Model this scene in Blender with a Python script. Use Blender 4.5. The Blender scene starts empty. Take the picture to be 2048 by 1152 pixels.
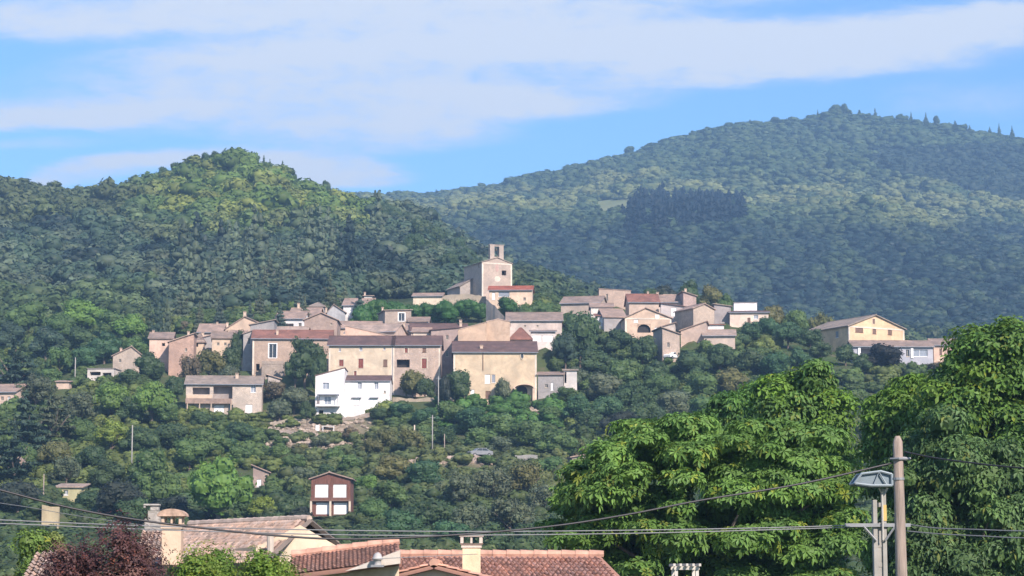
import bpy, math, random
import numpy as np
from mathutils import Vector, Matrix, noise as mnoise

R = math.radians
scene = bpy.context.scene
COL = scene.collection

# ------------------------------------------------------------------ camera
F = 4500.0                    # focal length in pixels of the 2048-wide photograph
ZC = 5.5                      # eye height
HORIZON = 1150.0
TH = math.atan((HORIZON - 576.0) / F)
cam_d = bpy.data.cameras.new("camera")
cam_d.sensor_width = 36.0
cam_d.lens = 36.0 * F / 2048.0
cam_d.clip_start = 0.5
cam_d.clip_end = 30000.0
cam = bpy.data.objects.new("camera", cam_d)
COL.objects.link(cam)
cam.location = (0, 0, ZC)
cam.rotation_euler = (math.pi / 2 + TH, 0, 0)
scene.camera = cam

# ------------------------------------------------------------------ light
SUN_AZ = R(30)                # to the right of straight behind the camera
SUN_EL = R(34)
sun_d = bpy.data.lights.new("sun", 'SUN')
sun_d.energy = 4.75
sun_d.angle = R(0.6)
sun_d.color = (1.0, 0.86, 0.76)
sun = bpy.data.objects.new("sun", sun_d)
COL.objects.link(sun)
S = Vector((math.sin(SUN_AZ) * math.cos(SUN_EL), -math.cos(SUN_AZ) * math.cos(SUN_EL), math.sin(SUN_EL)))
sun.rotation_euler = S.to_track_quat('Z', 'Y').to_euler()
sun.location = (60, -90, 120)

scene.view_settings.view_transform = 'Standard'
scene.view_settings.look = 'None'
scene.view_settings.gamma = 1.0
scene.view_settings.use_curve_mapping = False
scene.view_settings.exposure = 0.82
scene.render.engine = 'CYCLES'
scene.cycles.use_denoising = True
scene.cycles.max_bounces = 5
scene.cycles.diffuse_bounces = 2
scene.cycles.glossy_bounces = 2
scene.cycles.transmission_bounces = 3
scene.cycles.transparent_max_bounces = 6
scene.cycles.volume_bounces = 0
scene.cycles.use_adaptive_sampling = True
scene.cycles.adaptive_threshold = 0.02

# ------------------------------------------------------------------ sky
class NT:
    """tiny helper for chains of nodes"""
    def __init__(self, tree):
        self.t = tree; self.n = tree.nodes; self.l = tree.links
    def new(self, typ, **kw):
        nd = self.n.new(typ)
        for k, v in kw.items():
            setattr(nd, k, v)
        return nd
    def put(self, sock, v):
        if hasattr(v, 'links'):
            self.l.new(v, sock)
        else:
            sock.default_value = v
    def math(self, op, a, b=None, c=None, clamp=False):
        nd = self.new('ShaderNodeMath', operation=op, use_clamp=clamp)
        self.put(nd.inputs[0], a)
        if b is not None: self.put(nd.inputs[1], b)
        if c is not None: self.put(nd.inputs[2], c)
        return nd.outputs[0]
    def mix(self, f, a, b, blend='MIX'):
        nd = self.new('ShaderNodeMix', data_type='RGBA', blend_type=blend)
        self.put(nd.inputs[0], f)
        self.put(nd.inputs[6], a if hasattr(a, 'links') else (*a[:3], 1))
        self.put(nd.inputs[7], b if hasattr(b, 'links') else (*b[:3], 1))
        return nd.outputs[2]
    def noise(self, vec, scale, detail=4, rough=0.55, dist=0.0):
        nd = self.new('ShaderNodeTexNoise')
        if vec is not None: self.l.new(vec, nd.inputs['Vector'])
        nd.inputs['Scale'].default_value = scale
        nd.inputs['Detail'].default_value = detail
        nd.inputs['Roughness'].default_value = rough
        nd.inputs['Distortion'].default_value = dist
        return nd.outputs['Fac']
    def ramp(self, f, stops):
        nd = self.new('ShaderNodeValToRGB')
        self.put(nd.inputs[0], f)
        e = nd.color_ramp.elements
        while len(e) < len(stops): e.new(0.5)
        for el, (p, c) in zip(e, stops):
            el.position = p
            el.color = (*c[:3], 1) if hasattr(c, '__len__') else (c, c, c, 1)
        return nd.outputs[0]

world = bpy.data.worlds.new("World")
scene.world = world
world.use_nodes = True
w = NT(world.node_tree)
w.n.clear()
tc = w.new('ShaderNodeTexCoord')
sky = w.new('ShaderNodeTexSky', sky_type='NISHITA', sun_disc=False, sun_elevation=SUN_EL,
            sun_rotation=math.pi - SUN_AZ, altitude=300.0, air_density=1.0, dust_density=0.3, ozone_density=3.0)
sep = w.new('ShaderNodeSeparateXYZ')
w.l.new(tc.outputs['Generated'], sep.inputs[0])
ysafe = w.math('MAXIMUM', sep.outputs['Y'], 0.05)
az = w.math('DIVIDE', sep.outputs['X'], ysafe)          # tangent of azimuth
el = w.math('DIVIDE', sep.outputs['Z'], ysafe)          # tangent of elevation
comb = w.new('ShaderNodeCombineXYZ')
w.l.new(w.math('MULTIPLY', az, 5.0), comb.inputs[0])
w.l.new(w.math('MULTIPLY', el, 24.0), comb.inputs[1])
n1 = w.noise(comb.outputs[0], 1.6, 5, 0.5, 0.4)
n2 = w.noise(comb.outputs[0], 5.0, 5, 0.6, 0.6)
comb2 = w.new('ShaderNodeCombineXYZ')
w.l.new(w.math('MULTIPLY', az, 16.0), comb2.inputs[0])
w.l.new(w.math('MULTIPLY', el, 40.0), comb2.inputs[1])
n3 = w.noise(comb2.outputs[0], 3.0, 6, 0.65, 0.3)
warp = w.math('MULTIPLY', w.math('SUBTRACT', n1, 0.5), 0.022)
elw = w.math('ADD', el, warp)
elw = w.math('ADD', elw, w.math('MULTIPLY', w.math('SUBTRACT', n2, 0.5), 0.008))
azw = w.math('ADD', az, w.math('MULTIPLY', w.math('SUBTRACT', n2, 0.5), 0.05))

def sky_dir(px, py):
    u = (px - 1024) / F; v = (576 - py) / F
    y = math.cos(TH) - v * math.sin(TH)
    return u / y, (math.sin(TH) + v * math.cos(TH)) / y

# streaks of high thin cloud: centre, half length, half height, slope, density
STREAKS = [
    (650, 10, 750, 60, 0.02, 0.75), (820, 95, 560, 40, 0.05, 0.95), (1050, 60, 220, 60, 0.05, 0.4),
    (620, 180, 640, 52, 0.03, 0.62), (150, 225, 330, 26, 0.02, 0.8), (980, 205, 260, 24, 0.05, 0.75),
    (640, 262, 330, 30, 0.0, 0.55), (860, 250, 180, 40, 0.1, 0.45), (620, 338, 170, 34, 0.0, 0.95),
    (300, 330, 190, 20, 0.10, 0.75), (120, 365, 150, 16, 0.05, 0.5), (1500, 100, 300, 46, 0.02, 0.95),
    (1330, 90, 150, 50, 0.0, 0.6), (1850, 65, 420, 44, 0.09, 0.9), (1650, 128, 300, 26, 0.05, 0.4),
    (60, 40, 260, 34, 0.04, 0.4), (1960, 205, 260, 60, 0.05, 0.30), (60, 290, 180, 18, 0.0, 0.35),
    (1960, -60, 500, 30, 0.1, 0.5),
]
mask = None
for cx, cy, rx, ry, sl, st in STREAKS:
    a0, e0 = sky_dir(cx, cy)
    da = w.math('SUBTRACT', azw, a0)
    de = w.math('SUBTRACT', w.math('SUBTRACT', elw, e0), w.math('MULTIPLY', da, sl))
    qa = w.math('MULTIPLY', da, F / rx)
    qe = w.math('MULTIPLY', de, F / ry)
    r2 = w.math('ADD', w.math('MULTIPLY', qa, qa), w.math('MULTIPLY', qe, qe))
    g = w.math('MULTIPLY', w.math('POWER', 2.71828, w.math('MULTIPLY', w.math('POWER', r2, 1.3), -0.8)), st)
    inv = w.math('SUBTRACT', 1.0, g)
    mask = inv if mask is None else w.math('MULTIPLY', mask, inv)
mask = w.math('SUBTRACT', 1.0, mask)
mask = w.math('MULTIPLY', mask, w.math('MULTIPLY_ADD', n3, 1.7, 0.40), clamp=True)
sm = w.new('ShaderNodeMapRange', interpolation_type='SMOOTHSTEP'); w.l.new(mask, sm.inputs[0])
sm.inputs[1].default_value = 0.12; sm.inputs[2].default_value = 0.95; mask = sm.outputs[0]
front = w.math('GREATER_THAN', sep.outputs['Y'], 0.1)
mask = w.math('MULTIPLY', mask, front)
other = w.math('MULTIPLY', w.math('SUBTRACT', 1.0, front), 0.35)
mask = w.math('ADD', mask, other)
skyc = w.mix(1.0, sky.outputs[0], (0.48, 0.645, 0.80), 'MULTIPLY')
SKYSTR = 0.145
cl = tuple(c / SKYSTR * 0.76 for c in (0.635, 0.675, 0.755))
col = w.mix(mask, skyc, cl)
bg = w.new('ShaderNodeBackground')
w.l.new(col, bg.inputs[0])
bg.inputs[1].default_value = SKYSTR
out = w.new('ShaderNodeOutputWorld')
w.l.new(bg.outputs[0], out.inputs[0])

# ------------------------------------------------------------------ basic helpers
def at(px, py, Y):
    """world point seen at photo pixel (px, py) at the distance Y"""
    u = (px - 1024) / F; v = (576 - py) / F
    t = Y / (math.cos(TH) - v * math.sin(TH))
    return Vector((u * t, Y, ZC + t * (math.sin(TH) + v * math.cos(TH))))

def to_px(p):
    d = Vector(p) - Vector((0, 0, ZC))
    f = d.y * math.cos(TH) + d.z * math.sin(TH)
    up = -d.y * math.sin(TH) + d.z * math.cos(TH)
    return 1024 + F * d.x / f, 576 - F * up / f

def tag(o, label=None, cat=None, group=None, kind=None):
    if label: o['label'] = label
    if cat: o['category'] = cat
    if group: o['group'] = group
    if kind: o['kind'] = kind
    return o

def empty(name, loc, rz=0.0):
    o = bpy.data.objects.new(name, None)
    o.empty_display_size = 0.5
    COL.objects.link(o)
    o.location = loc
    o.rotation_euler = (0, 0, rz)
    return o

class MB:
    def __init__(self):
        self.v = []; self.f = []
    def quad(self, *pts):
        i = len(self.v); self.v += [tuple(p) for p in pts]; self.f.append(tuple(range(i, i + len(pts))))
    def box(self, x0, x1, y0, y1, z0, z1):
        i = len(self.v)
        self.v += [(x0, y0, z0), (x1, y0, z0), (x1, y1, z0), (x0, y1, z0), (x0, y0, z1), (x1, y0, z1), (x1, y1, z1), (x0, y1, z1)]
        for q in ((0, 3, 2, 1), (4, 5, 6, 7), (0, 1, 5, 4), (1, 2, 6, 5), (2, 3, 7, 6), (3, 0, 4, 7)):
            self.f.append(tuple(i + k for k in q))
    def prism(self, poly, zfun_lo, zfun_hi):
        """poly: list of (x,y) ccw; walls between a lower and an upper height function"""
        n = len(poly); i = len(self.v)
        self.v += [(x, y, zfun_lo(x, y)) for x, y in poly] + [(x, y, zfun_hi(x, y)) for x, y in poly]
        self.f.append(tuple(i + k for k in reversed(range(n))))
        self.f.append(tuple(i + n + k for k in range(n)))
        for k in range(n):
            a, b = k, (k + 1) % n
            self.f.append((i + a, i + b, i + n + b, i + n + a))
    def tube(self, pts, rad, sides=8, cap=True):
        pts = [Vector(p) for p in pts]
        if not hasattr(rad, '__len__'): rad = [rad] * len(pts)
        i0 = len(self.v)
        for k, p in enumerate(pts):
            d = (pts[min(k + 1, len(pts) - 1)] - pts[max(k - 1, 0)]).normalized()
            up = Vector((0, 0, 1)) if abs(d.z) < 0.95 else Vector((1, 0, 0))
            a = d.cross(up).normalized(); b = d.cross(a).normalized()
            for s in range(sides):
                t = 2 * math.pi * s / sides
                self.v.append(tuple(p + (a * math.cos(t) + b * math.sin(t)) * rad[k]))
        for k in range(len(pts) - 1):
            for s in range(sides):
                s2 = (s + 1) % sides
                self.f.append((i0 + k * sides + s, i0 + (k + 1) * sides + s, i0 + (k + 1) * sides + s2, i0 + k * sides + s2))
        if cap:
            self.f.append(tuple(i0 + s for s in range(sides)))
            self.f.append(tuple(i0 + (len(pts) - 1) * sides + s for s in reversed(range(sides))))
    def lathe(self, prof, cx=0, cy=0, sides=16):
        i0 = len(self.v)
        for r, z in prof:
            for s in range(sides):
                t = 2 * math.pi * s / sides
                self.v.append((cx + r * math.cos(t), cy + r * math.sin(t), z))
        for k in range(len(prof) - 1):
            for s in range(sides):
                s2 = (s + 1) % sides
                self.f.append((i0 + k * sides + s, i0 + k * sides + s2, i0 + (k + 1) * sides + s2, i0 + (k + 1) * sides + s))
    def build(self, name, mat, parent=None, smooth=False, bevel=0.0):
        me = bpy.data.meshes.new(name)
        me.from_pydata(self.v, [], self.f)
        me.materials.append(mat)
        if smooth:
            me.polygons.foreach_set('use_smooth', [True] * len(me.polygons))
        me.update()
        o = bpy.data.objects.new(name, me)
        COL.objects.link(o)
        if parent is not None: o.parent = parent
        if bevel:
            m = o.modifiers.new('bevel', 'BEVEL'); m.width = bevel; m.segments = 2; m.limit_method = 'ANGLE'
        return o

def mesh_np(name, V, Q, mat, tint=None, smooth=False):
    me = bpy.data.meshes.new(name)
    V = np.ascontiguousarray(V, dtype=np.float32); Q = np.ascontiguousarray(Q, dtype=np.int32)
    me.vertices.add(len(V)); me.vertices.foreach_set('co', V.ravel())
    me.loops.add(Q.size); me.loops.foreach_set('vertex_index', Q.ravel())
    me.polygons.add(len(Q)); me.polygons.foreach_set('loop_start', np.arange(0, Q.size, 4, dtype=np.int32))
    if tint is not None:
        a = me.color_attributes.new('tint', 'FLOAT_COLOR', 'POINT')
        c = np.ones((len(V), 4), dtype=np.float32); c[:, :3] = tint
        a.data.foreach_set('color', c.ravel())
    me.polygons.foreach_set('use_smooth', np.full(len(Q), smooth))
    me.update(calc_edges=True); me.validate()
    me.materials.append(mat)
    return me

# ------------------------------------------------------------------ materials
_mats = {}
def new_mat(name):
    m = bpy.data.materials.new(name); m.use_nodes = True
    t = NT(m.node_tree); t.n.clear()
    p = t.new('ShaderNodeBsdfPrincipled'); o = t.new('ShaderNodeOutputMaterial')
    t.l.new(p.outputs[0], o.inputs[0])
    return m, t, p, o

def sc(c, k): return tuple(min(1.0, x * k) for x in c)

def plain(name, rgb, rough=0.7, metal=0.0, var=0.15, scale=3.0):
    key = ('plain', name)
    if key in _mats: return _mats[key]
    m, t, p, o = new_mat(name)
    tcn = t.new('ShaderNodeTexCoord')
    n = t.noise(tcn.outputs['Object'], scale, 5, 0.6)
    t.l.new(t.ramp(n, [(0.3, sc(rgb, 1 - var)), (0.7, sc(rgb, 1 + var))]), p.inputs['Base Color'])
    p.inputs['Roughness'].default_value = rough; p.inputs['Metallic'].default_value = metal
    _mats[key] = m
    return m

def wall_mat(rgb, kind='plaster'):
    key = ('wall', tuple(rgb), kind)
    if key in _mats: return _mats[key]
    m, t, p, o = new_mat(kind)
    tcn = t.new('ShaderNodeTexCoord'); g = tcn.outputs['Object']
    oi = t.new('ShaderNodeObjectInfo')
    add = t.new('ShaderNodeVectorMath', operation='ADD')
    t.l.new(g, add.inputs[0])
    cmb = t.new('ShaderNodeCombineXYZ')
    t.l.new(t.math('MULTIPLY', oi.outputs['Random'], 90.0), cmb.inputs[0])
    t.l.new(cmb.outputs[0], add.inputs[1]); g = add.outputs[0]
    big = t.noise(g, 0.35, 5, 0.6, 0.5)
    mid = t.noise(g, 1.6, 5, 0.65)
    fine = t.noise(g, 9.0, 4, 0.7)
    if kind == 'stone':
        vor = t.new('ShaderNodeTexVoronoi'); vor.inputs['Scale'].default_value = 3.2
        t.l.new(g, vor.inputs['Vector'])
        vd = t.new('ShaderNodeTexVoronoi', feature='DISTANCE_TO_EDGE'); vd.inputs['Scale'].default_value = 3.2
        t.l.new(g, vd.inputs['Vector'])
        c1 = t.mix(t.math('MULTIPLY', t.math('SUBTRACT', big, 0.35), 2.8, clamp=True), sc((rgb[0]*.95, rgb[1]*.98, rgb[2]*1.02), 0.70), sc(rgb, 1.18))
        gray = t.new('ShaderNodeSeparateColor'); t.l.new(vor.outputs['Color'], gray.inputs[0])
        c2 = t.mix(t.math('MULTIPLY', gray.outputs[0], 0.5), c1, sc((rgb[0] * 0.72, rgb[1] * 0.74, rgb[2] * 0.80), 1.0))
        c3 = t.mix(t.math('MULTIPLY', t.math('SUBTRACT', mid, 0.47), 3.4, clamp=True), c2, sc((rgb[0] * 0.60, rgb[1] * 0.62, rgb[2] * 0.64), 1.0))
        joint = t.math('LESS_THAN', vd.outputs['Distance'], 0.05)
        c4 = t.mix(t.math('MULTIPLY', joint, 0.45), c3, sc((rgb[0] * 0.6, rgb[1] * 0.6, rgb[2] * 0.6), 1))
        hgt = t.math('ADD', t.math('MULTIPLY', vd.outputs['Distance'], 1.5), t.math('MULTIPLY', fine, 0.4))
        bump_d = 0.06
    elif kind == 'wood':
        mp = t.new('ShaderNodeMapping'); t.l.new(g, mp.inputs[0]); mp.inputs['Scale'].default_value = (7, 7, 0.6)
        gr = t.noise(mp.outputs[0], 1.5, 5, 0.6)
        c4 = t.mix(t.math('MULTIPLY', t.math('SUBTRACT', gr, 0.3), 2.2, clamp=True), sc(rgb, 0.5), sc(rgb, 1.35)); hgt = gr; bump_d = 0.03
    else:
        c1 = t.mix(t.math('MULTIPLY', t.math('SUBTRACT', big, 0.36), 3.4, clamp=True), sc((rgb[0]*.95, rgb[1]*.98, rgb[2]*1.02), 0.76), sc(rgb, 1.10))
        c2 = t.mix(t.math('MULTIPLY', t.math('SUBTRACT', mid, 0.49), 3.4, clamp=True), c1, (rgb[0] * 0.74, rgb[1] * 0.69, rgb[2] * 0.66))
        mp = t.new('ShaderNodeMapping'); t.l.new(g, mp.inputs[0]); mp.inputs['Scale'].default_value = (2.2, 2.2, 0.22)
        st = t.noise(mp.outputs[0], 1.2, 5, 0.7)
        c4 = t.mix(t.math('MULTIPLY', t.math('SUBTRACT', st, 0.55), 1.9, clamp=True), c2, (rgb[0] * 0.66, rgb[1] * 0.63, rgb[2] * 0.60))
        hgt = fine; bump_d = 0.02
    t.l.new(c4, p.inputs['Base Color'])
    bp = t.new('ShaderNodeBump'); bp.inputs['Distance'].default_value = bump_d; bp.inputs['Strength'].default_value = 0.8
    t.l.new(hgt, bp.inputs['Height']); t.l.new(bp.outputs[0], p.inputs['Normal'])
    p.inputs['Roughness'].default_value = 0.92
    _mats[key] = m
    return m

def tile_mat(rgb, axis='x'):
    """canal-tile roof: channels run down the slope, lichen and replaced tiles"""
    key = ('tile', tuple(rgb), axis)
    if key in _mats: return _mats[key]
    m, t, p, o = new_mat('roof_tiles')
    tcn = t.new('ShaderNodeTexCoord'); g = tcn.outputs['Object']
    oi = t.new('ShaderNodeObjectInfo')
    add = t.new('ShaderNodeVectorMath', operation='ADD'); t.l.new(g, add.inputs[0])
    cmb = t.new('ShaderNodeCombineXYZ'); t.l.new(t.math('MULTIPLY', oi.outputs['Random'], 70.0), cmb.inputs[2])
    t.l.new(cmb.outputs[0], add.inputs[1])
    g2 = add.outputs[0]
    big = t.noise(g2, 0.5, 5, 0.6, 0.4); mid = t.noise(g2, 1.7, 5, 0.7)
    c1 = t.mix(t.math('MULTIPLY', t.math('SUBTRACT', big, 0.38), 3.2, clamp=True), sc((rgb[0], rgb[1]*1.06, rgb[2]*1.08), 0.66), sc(rgb, 1.25))
    c2 = t.mix(t.math('MULTIPLY', t.math('SUBTRACT', mid, 0.47), 4.0, clamp=True), c1, (rgb[0] * 0.58, rgb[1] * 0.64, rgb[2] * 0.74))
    wv = t.new('ShaderNodeTexWave', wave_type='BANDS', bands_direction='X' if axis == 'x' else 'Y')
    t.l.new(g, wv.inputs['Vector']); wv.inputs['Scale'].default_value = 1.45; wv.inputs['Distortion'].default_value = 0.35
    c3 = t.mix(t.math('MULTIPLY', wv.outputs['Fac'], 0.22), c2, sc(rgb, 0.55))
    t.l.new(c3, p.inputs['Base Color'])
    bp = t.new('ShaderNodeBump'); bp.inputs['Distance'].default_value = 0.07; bp.inputs['Strength'].default_value = 1.0
    t.l.new(wv.outputs['Fac'], bp.inputs['Height']); t.l.new(bp.outputs[0], p.inputs['Normal'])
    p.inputs['Roughness'].default_value = 0.9
    _mats[key] = m
    return m

def leaf_material():
    m, t, p, o = new_mat('leaves')
    at_ = t.new('ShaderNodeAttribute', attribute_name='tint')
    oi = t.new('ShaderNodeObjectInfo')
    geo = t.new('ShaderNodeNewGeometry')
    c = t.mix(1.0, at_.outputs['Color'], oi.outputs['Color'], 'MULTIPLY')
    n = t.noise(geo.outputs['Position'], 0.9, 4, 0.6)
    c = t.mix(1.0, c, t.ramp(n, [(0.3, (0.80, 0.82, 0.92)), (0.7, (1.25, 1.18, 0.95))]), 'MULTIPLY')
    t.l.new(c, p.inputs['Base Color'])
    p.inputs['Roughness'].default_value = 0.55
    p.inputs['Specular IOR Level'].default_value = 0.25
    tr = t.new('ShaderNodeBsdfTranslucent'); t.l.new(c, tr.inputs[0])
    mx = t.new('ShaderNodeMixShader'); mx.inputs[0].default_value = 0.30
    t.l.new(p.outputs[0], mx.inputs[1]); t.l.new(tr.outputs[0], mx.inputs[2]); t.l.new(mx.outputs[0], o.inputs[0])
    return m
LEAF = leaf_material()
BARK = plain('bark', (0.16, 0.125, 0.10), 0.95, var=0.35, scale=6)
BARK_PALE = plain('pale_bark', (0.34, 0.29, 0.24), 0.95, var=0.3, scale=5)
GLASS = plain('window_glass', (0.035, 0.042, 0.05), 0.15, var=0.2)
GLASS_PALE = plain('reflecting_glass', (0.26, 0.29, 0.34), 0.25, var=0.2)
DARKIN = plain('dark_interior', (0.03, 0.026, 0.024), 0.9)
WHITE = plain('white_paint', (0.80, 0.79, 0.78), 0.6, var=0.06)
CREAMP = plain('cream_paint', (0.55, 0.47, 0.37), 0.7, var=0.12)
REDP = plain('red_brown_paint', (0.19, 0.045, 0.03), 0.7)
GREYP = plain('grey_blue_paint', (0.24, 0.26, 0.30), 0.7)
BROWNP = plain('brown_paint', (0.17, 0.10, 0.07), 0.7)
GALV = plain('galvanised_metal', (0.24, 0.25, 0.26), 0.55, 0.4)
CONC = plain('concrete', (0.30, 0.29, 0.265), 0.9)
POLEW = wall_mat((0.33, 0.265, 0.225), 'wood')
CABLE = plain('black_cable', (0.025, 0.025, 0.03), 0.5)
CABLE_G = plain('grey_cable', (0.16, 0.17, 0.18), 0.5)
STONE = wall_mat((0.40, 0.325, 0.265), 'stone')
# ------------------------------------------------------------------ terrain
# height of the land, as the photo row at which the ground at distance Y appears along each column of view
ROWS = [
    (170, [(0, 1262)]),
    (200, [(0, 1212)]),
    (250, [(0, 1140), (1024, 1141), (2048, 1150)]),
    (300, [(0, 1068), (1024, 1067), (2048, 1080)]),
    (340, [(0, 990), (500, 998), (1200, 998), (2048, 1010)]),
    (380, [(0, 905), (300, 915), (600, 912), (1200, 925), (2048, 930)]),
    (410, [(0, 850), (300, 862), (600, 858), (1000, 868), (1300, 862), (2048, 870)]),
    (430, [(0, 820), (300, 818), (600, 820), (900, 815), (1300, 815), (1700, 805), (2048, 815)]),
    (450, [(0, 790), (200, 760), (460, 768), (700, 772), (1000, 768), (1300, 762), (1700, 745), (2048, 765)]),
    (480, [(0, 755), (150, 738), (300, 720), (460, 705), (700, 700), (1000, 700), (1150, 705), (1500, 690), (1700, 697), (2048, 712)]),
    (510, [(0, 720), (150, 705), (300, 690), (460, 665), (600, 655), (850, 650), (1000, 640), (1150, 650), (1300, 645), (1500, 650), (1700, 692), (2048, 705)]),
    (545, [(0, 680), (150, 665), (300, 655), (460, 640), (600, 630), (850, 605), (1000, 603), (1150, 608), (1300, 612), (1500, 635), (1620, 660), (1700, 695), (2048, 720)]),
    (620, [(0, 640), (150, 628), (300, 622), (460, 612), (600, 603), (850, 592), (1000, 610), (1150, 640), (1300, 660), (1500, 700), (2048, 750)]),
    (750, [(0, 535), (150, 530), (300, 520), (460, 505), (600, 512), (700, 520), (850, 525), (1000, 575), (1150, 625), (1300, 680), (1500, 730), (2048, 780)]),
    (900, [(0, 430), (150, 435), (300, 412), (460, 385), (600, 425), (700, 450), (850, 478), (1000, 555), (1150, 605), (1300, 665), (1500, 700), (2048, 740)]),
    (1000, [(-500, 440), (-200, 405), (0, 378), (60, 390), (120, 400), (190, 392), (270, 388), (310, 362), (380, 342), (440, 325), (490, 322), (520, 345), (570, 372), (640, 398), (700, 412),
            (760, 420), (850, 450), (930, 500), (1000, 545), (1080, 580), (1150, 605), (1300, 650), (1500, 672), (2048, 685)]),
    (1200, [(0, 460), (460, 440), (600, 460), (700, 480), (850, 510), (1000, 555), (1150, 600), (1300, 625), (1500, 640), (1700, 648), (2048, 655)]),
    (1500, [(0, 500), (700, 500), (850, 505), (1000, 500), (1150, 510), (1300, 490), (1500, 500), (1700, 520), (2048, 570)]),
    (1700, [(0, 480), (700, 455), (850, 455), (1000, 455), (1150, 450), (1230, 445), (1300, 418), (1400, 405), (1500, 420), (1600, 430), (1700, 420), (1850, 450), (2048, 490)]),
    (1850, [(0, 470), (700, 430), (850, 430), (1000, 430), (1150, 425), (1300, 410), (1500, 415), (1700, 424), (1850, 456), (2048, 492)]),
    (2200, [(0, 440), (700, 415), (850, 412), (1000, 400), (1150, 375), (1300, 335), (1500, 315), (1700, 312), (1850, 330), (2048, 365)]),
    (2500, [(0, 425), (600, 412), (720, 408), (800, 403), (900, 390), (1000, 380), (1070, 374), (1130, 356), (1200, 333), (1260, 313), (1330, 293), (1400, 274), (1480, 258), (1560, 250),
            (1640, 242), (1680, 228), (1730, 238), (1800, 248), (1900, 256), (1960, 272), (2048, 285), (2400, 330)]),
    (2900, [(0, 470), (720, 455), (1000, 430), (1400, 340), (1680, 290), (2048, 330), (2400, 380)]),
    (3600, [(0, 620), (1000, 600), (1680, 480), (2400, 520)]),
]
QS = np.concatenate([np.arange(-2600, -300, 60), np.arange(-300, 2350, 13), np.arange(2350, 4700, 60)]).astype(float)
YS = np.unique(np.concatenate([np.arange(170, 360, 3.5), np.arange(360, 470, 1.8), np.arange(470, 640, 3.5), np.geomspace(640, 3600, 210)]))
tabY = np.array([r[0] for r in ROWS], float)
tabP = np.array([np.interp(QS, [p[0] for p in r[1]], [p[1] for p in r[1]]) for r in ROWS])
PY = np.array([np.interp(YS, tabY, tabP[:, j]) for j in range(len(QS))]).T
for _ in range(3):                                   # round the folds along the line of view
    P2 = PY.copy(); P2[1:-1] = (PY[:-2] + 2 * PY[1:-1] + PY[2:]) / 4
    keep = (np.abs(YS - 1000) < 20) | (np.abs(YS - 2500) < 30)
    P2[keep] = PY[keep]; PY = P2
vv = (576 - PY) / F
ZG = ZC + YS[:, None] / (math.cos(TH) - vv * math.sin(TH)) * (math.sin(TH) + vv * math.cos(TH))
ZG[0] = 0.0; ZG = np.maximum(ZG, 0.0)
XG = (QS[None, :] - 1024) / F * YS[:, None]
# spurs and gullies on the far slopes
amp = np.clip((YS - 1050) / 400, 0, 1) * np.clip((3000 - YS) / 600, 0, 1) * 17.0
amp = amp * (1 - 0.85 * np.exp(-((YS - 2500) / 90) ** 2))
for i in range(len(YS)):
    if amp[i] > 0.1:
        for j in range(len(QS)):
            ZG[i, j] += amp[i] * (mnoise.noise(Vector((XG[i, j] / 130.0 + 0.25 * YS[i] / 130, YS[i] / 420.0, 3.0)))
                                  + 0.5 * mnoise.noise(Vector((XG[i, j] / 50.0, YS[i] / 150.0, 7.0))))
    elif 560 < YS[i] < 985:
        for j in range(len(QS)):
            ZG[i, j] += 4.5 * min(1, (YS[i] - 560) / 60, (985 - YS[i]) / 60) * mnoise.noise(Vector((XG[i, j] / 34.0, YS[i] / 55.0, 1.0)))

SEATS = []      # (X, Y, z): where the houses stand, the land is levelled to them
def ground(X, Y):
    if Y <= YS[0]: return 0.0
    q = 1024 + X / Y * F
    i = min(max(np.searchsorted(YS, Y) - 1, 0), len(YS) - 2); j = min(max(np.searchsorted(QS, q) - 1, 0), len(QS) - 2)
    a = (Y - YS[i]) / (YS[i + 1] - YS[i]); b = min(max((q - QS[j]) / (QS[j + 1] - QS[j]), 0), 1)
    a = min(max(a, 0), 1)
    return float((ZG[i, j] * (1 - b) + ZG[i, j + 1] * b) * (1 - a) + (ZG[i + 1, j] * (1 - b) + ZG[i + 1, j + 1] * b) * a)

def level_terrain():
    """terrace the hillside under the houses"""
    num = np.zeros_like(ZG); den = np.zeros_like(ZG)
    Ygr = YS[:, None] + 0 * XG
    wsum = np.zeros_like(ZG)
    for (x, y, z, s) in SEATS:
        g = np.exp(-(((XG - x) / s) ** 2 + ((Ygr - y) / s) ** 2))
        z0 = ground(x, y)
        num += g * g * (z - z0); den += g * g; wsum = np.maximum(wsum, g)
    ZG[:] = ZG + wsum * num / np.maximum(den, 1e-6)

# ------------------------------------------------------------------ buildings
PEACH = (0.60, 0.46, 0.35); CREAMW = (0.62, 0.505, 0.37); PINK = (0.55, 0.42, 0.335); STONEW = (0.48, 0.39, 0.31)
GREYW = (0.38, 0.35, 0.33); WHITEW = (0.80, 0.77, 0.74); SAND = (0.60, 0.46, 0.34); OCHRE = (0.64, 0.47, 0.30)
T_DARK = (0.17, 0.10, 0.085); T_BROWN = (0.345, 0.25, 0.20); T_PINK = (0.43, 0.30, 0.235); T_RED = (0.31, 0.14, 0.10)
T_ORANGE = (0.42, 0.20, 0.13); T_GREY = (0.35, 0.275, 0.22); T_PALE = (0.48, 0.35, 0.275)

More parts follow.
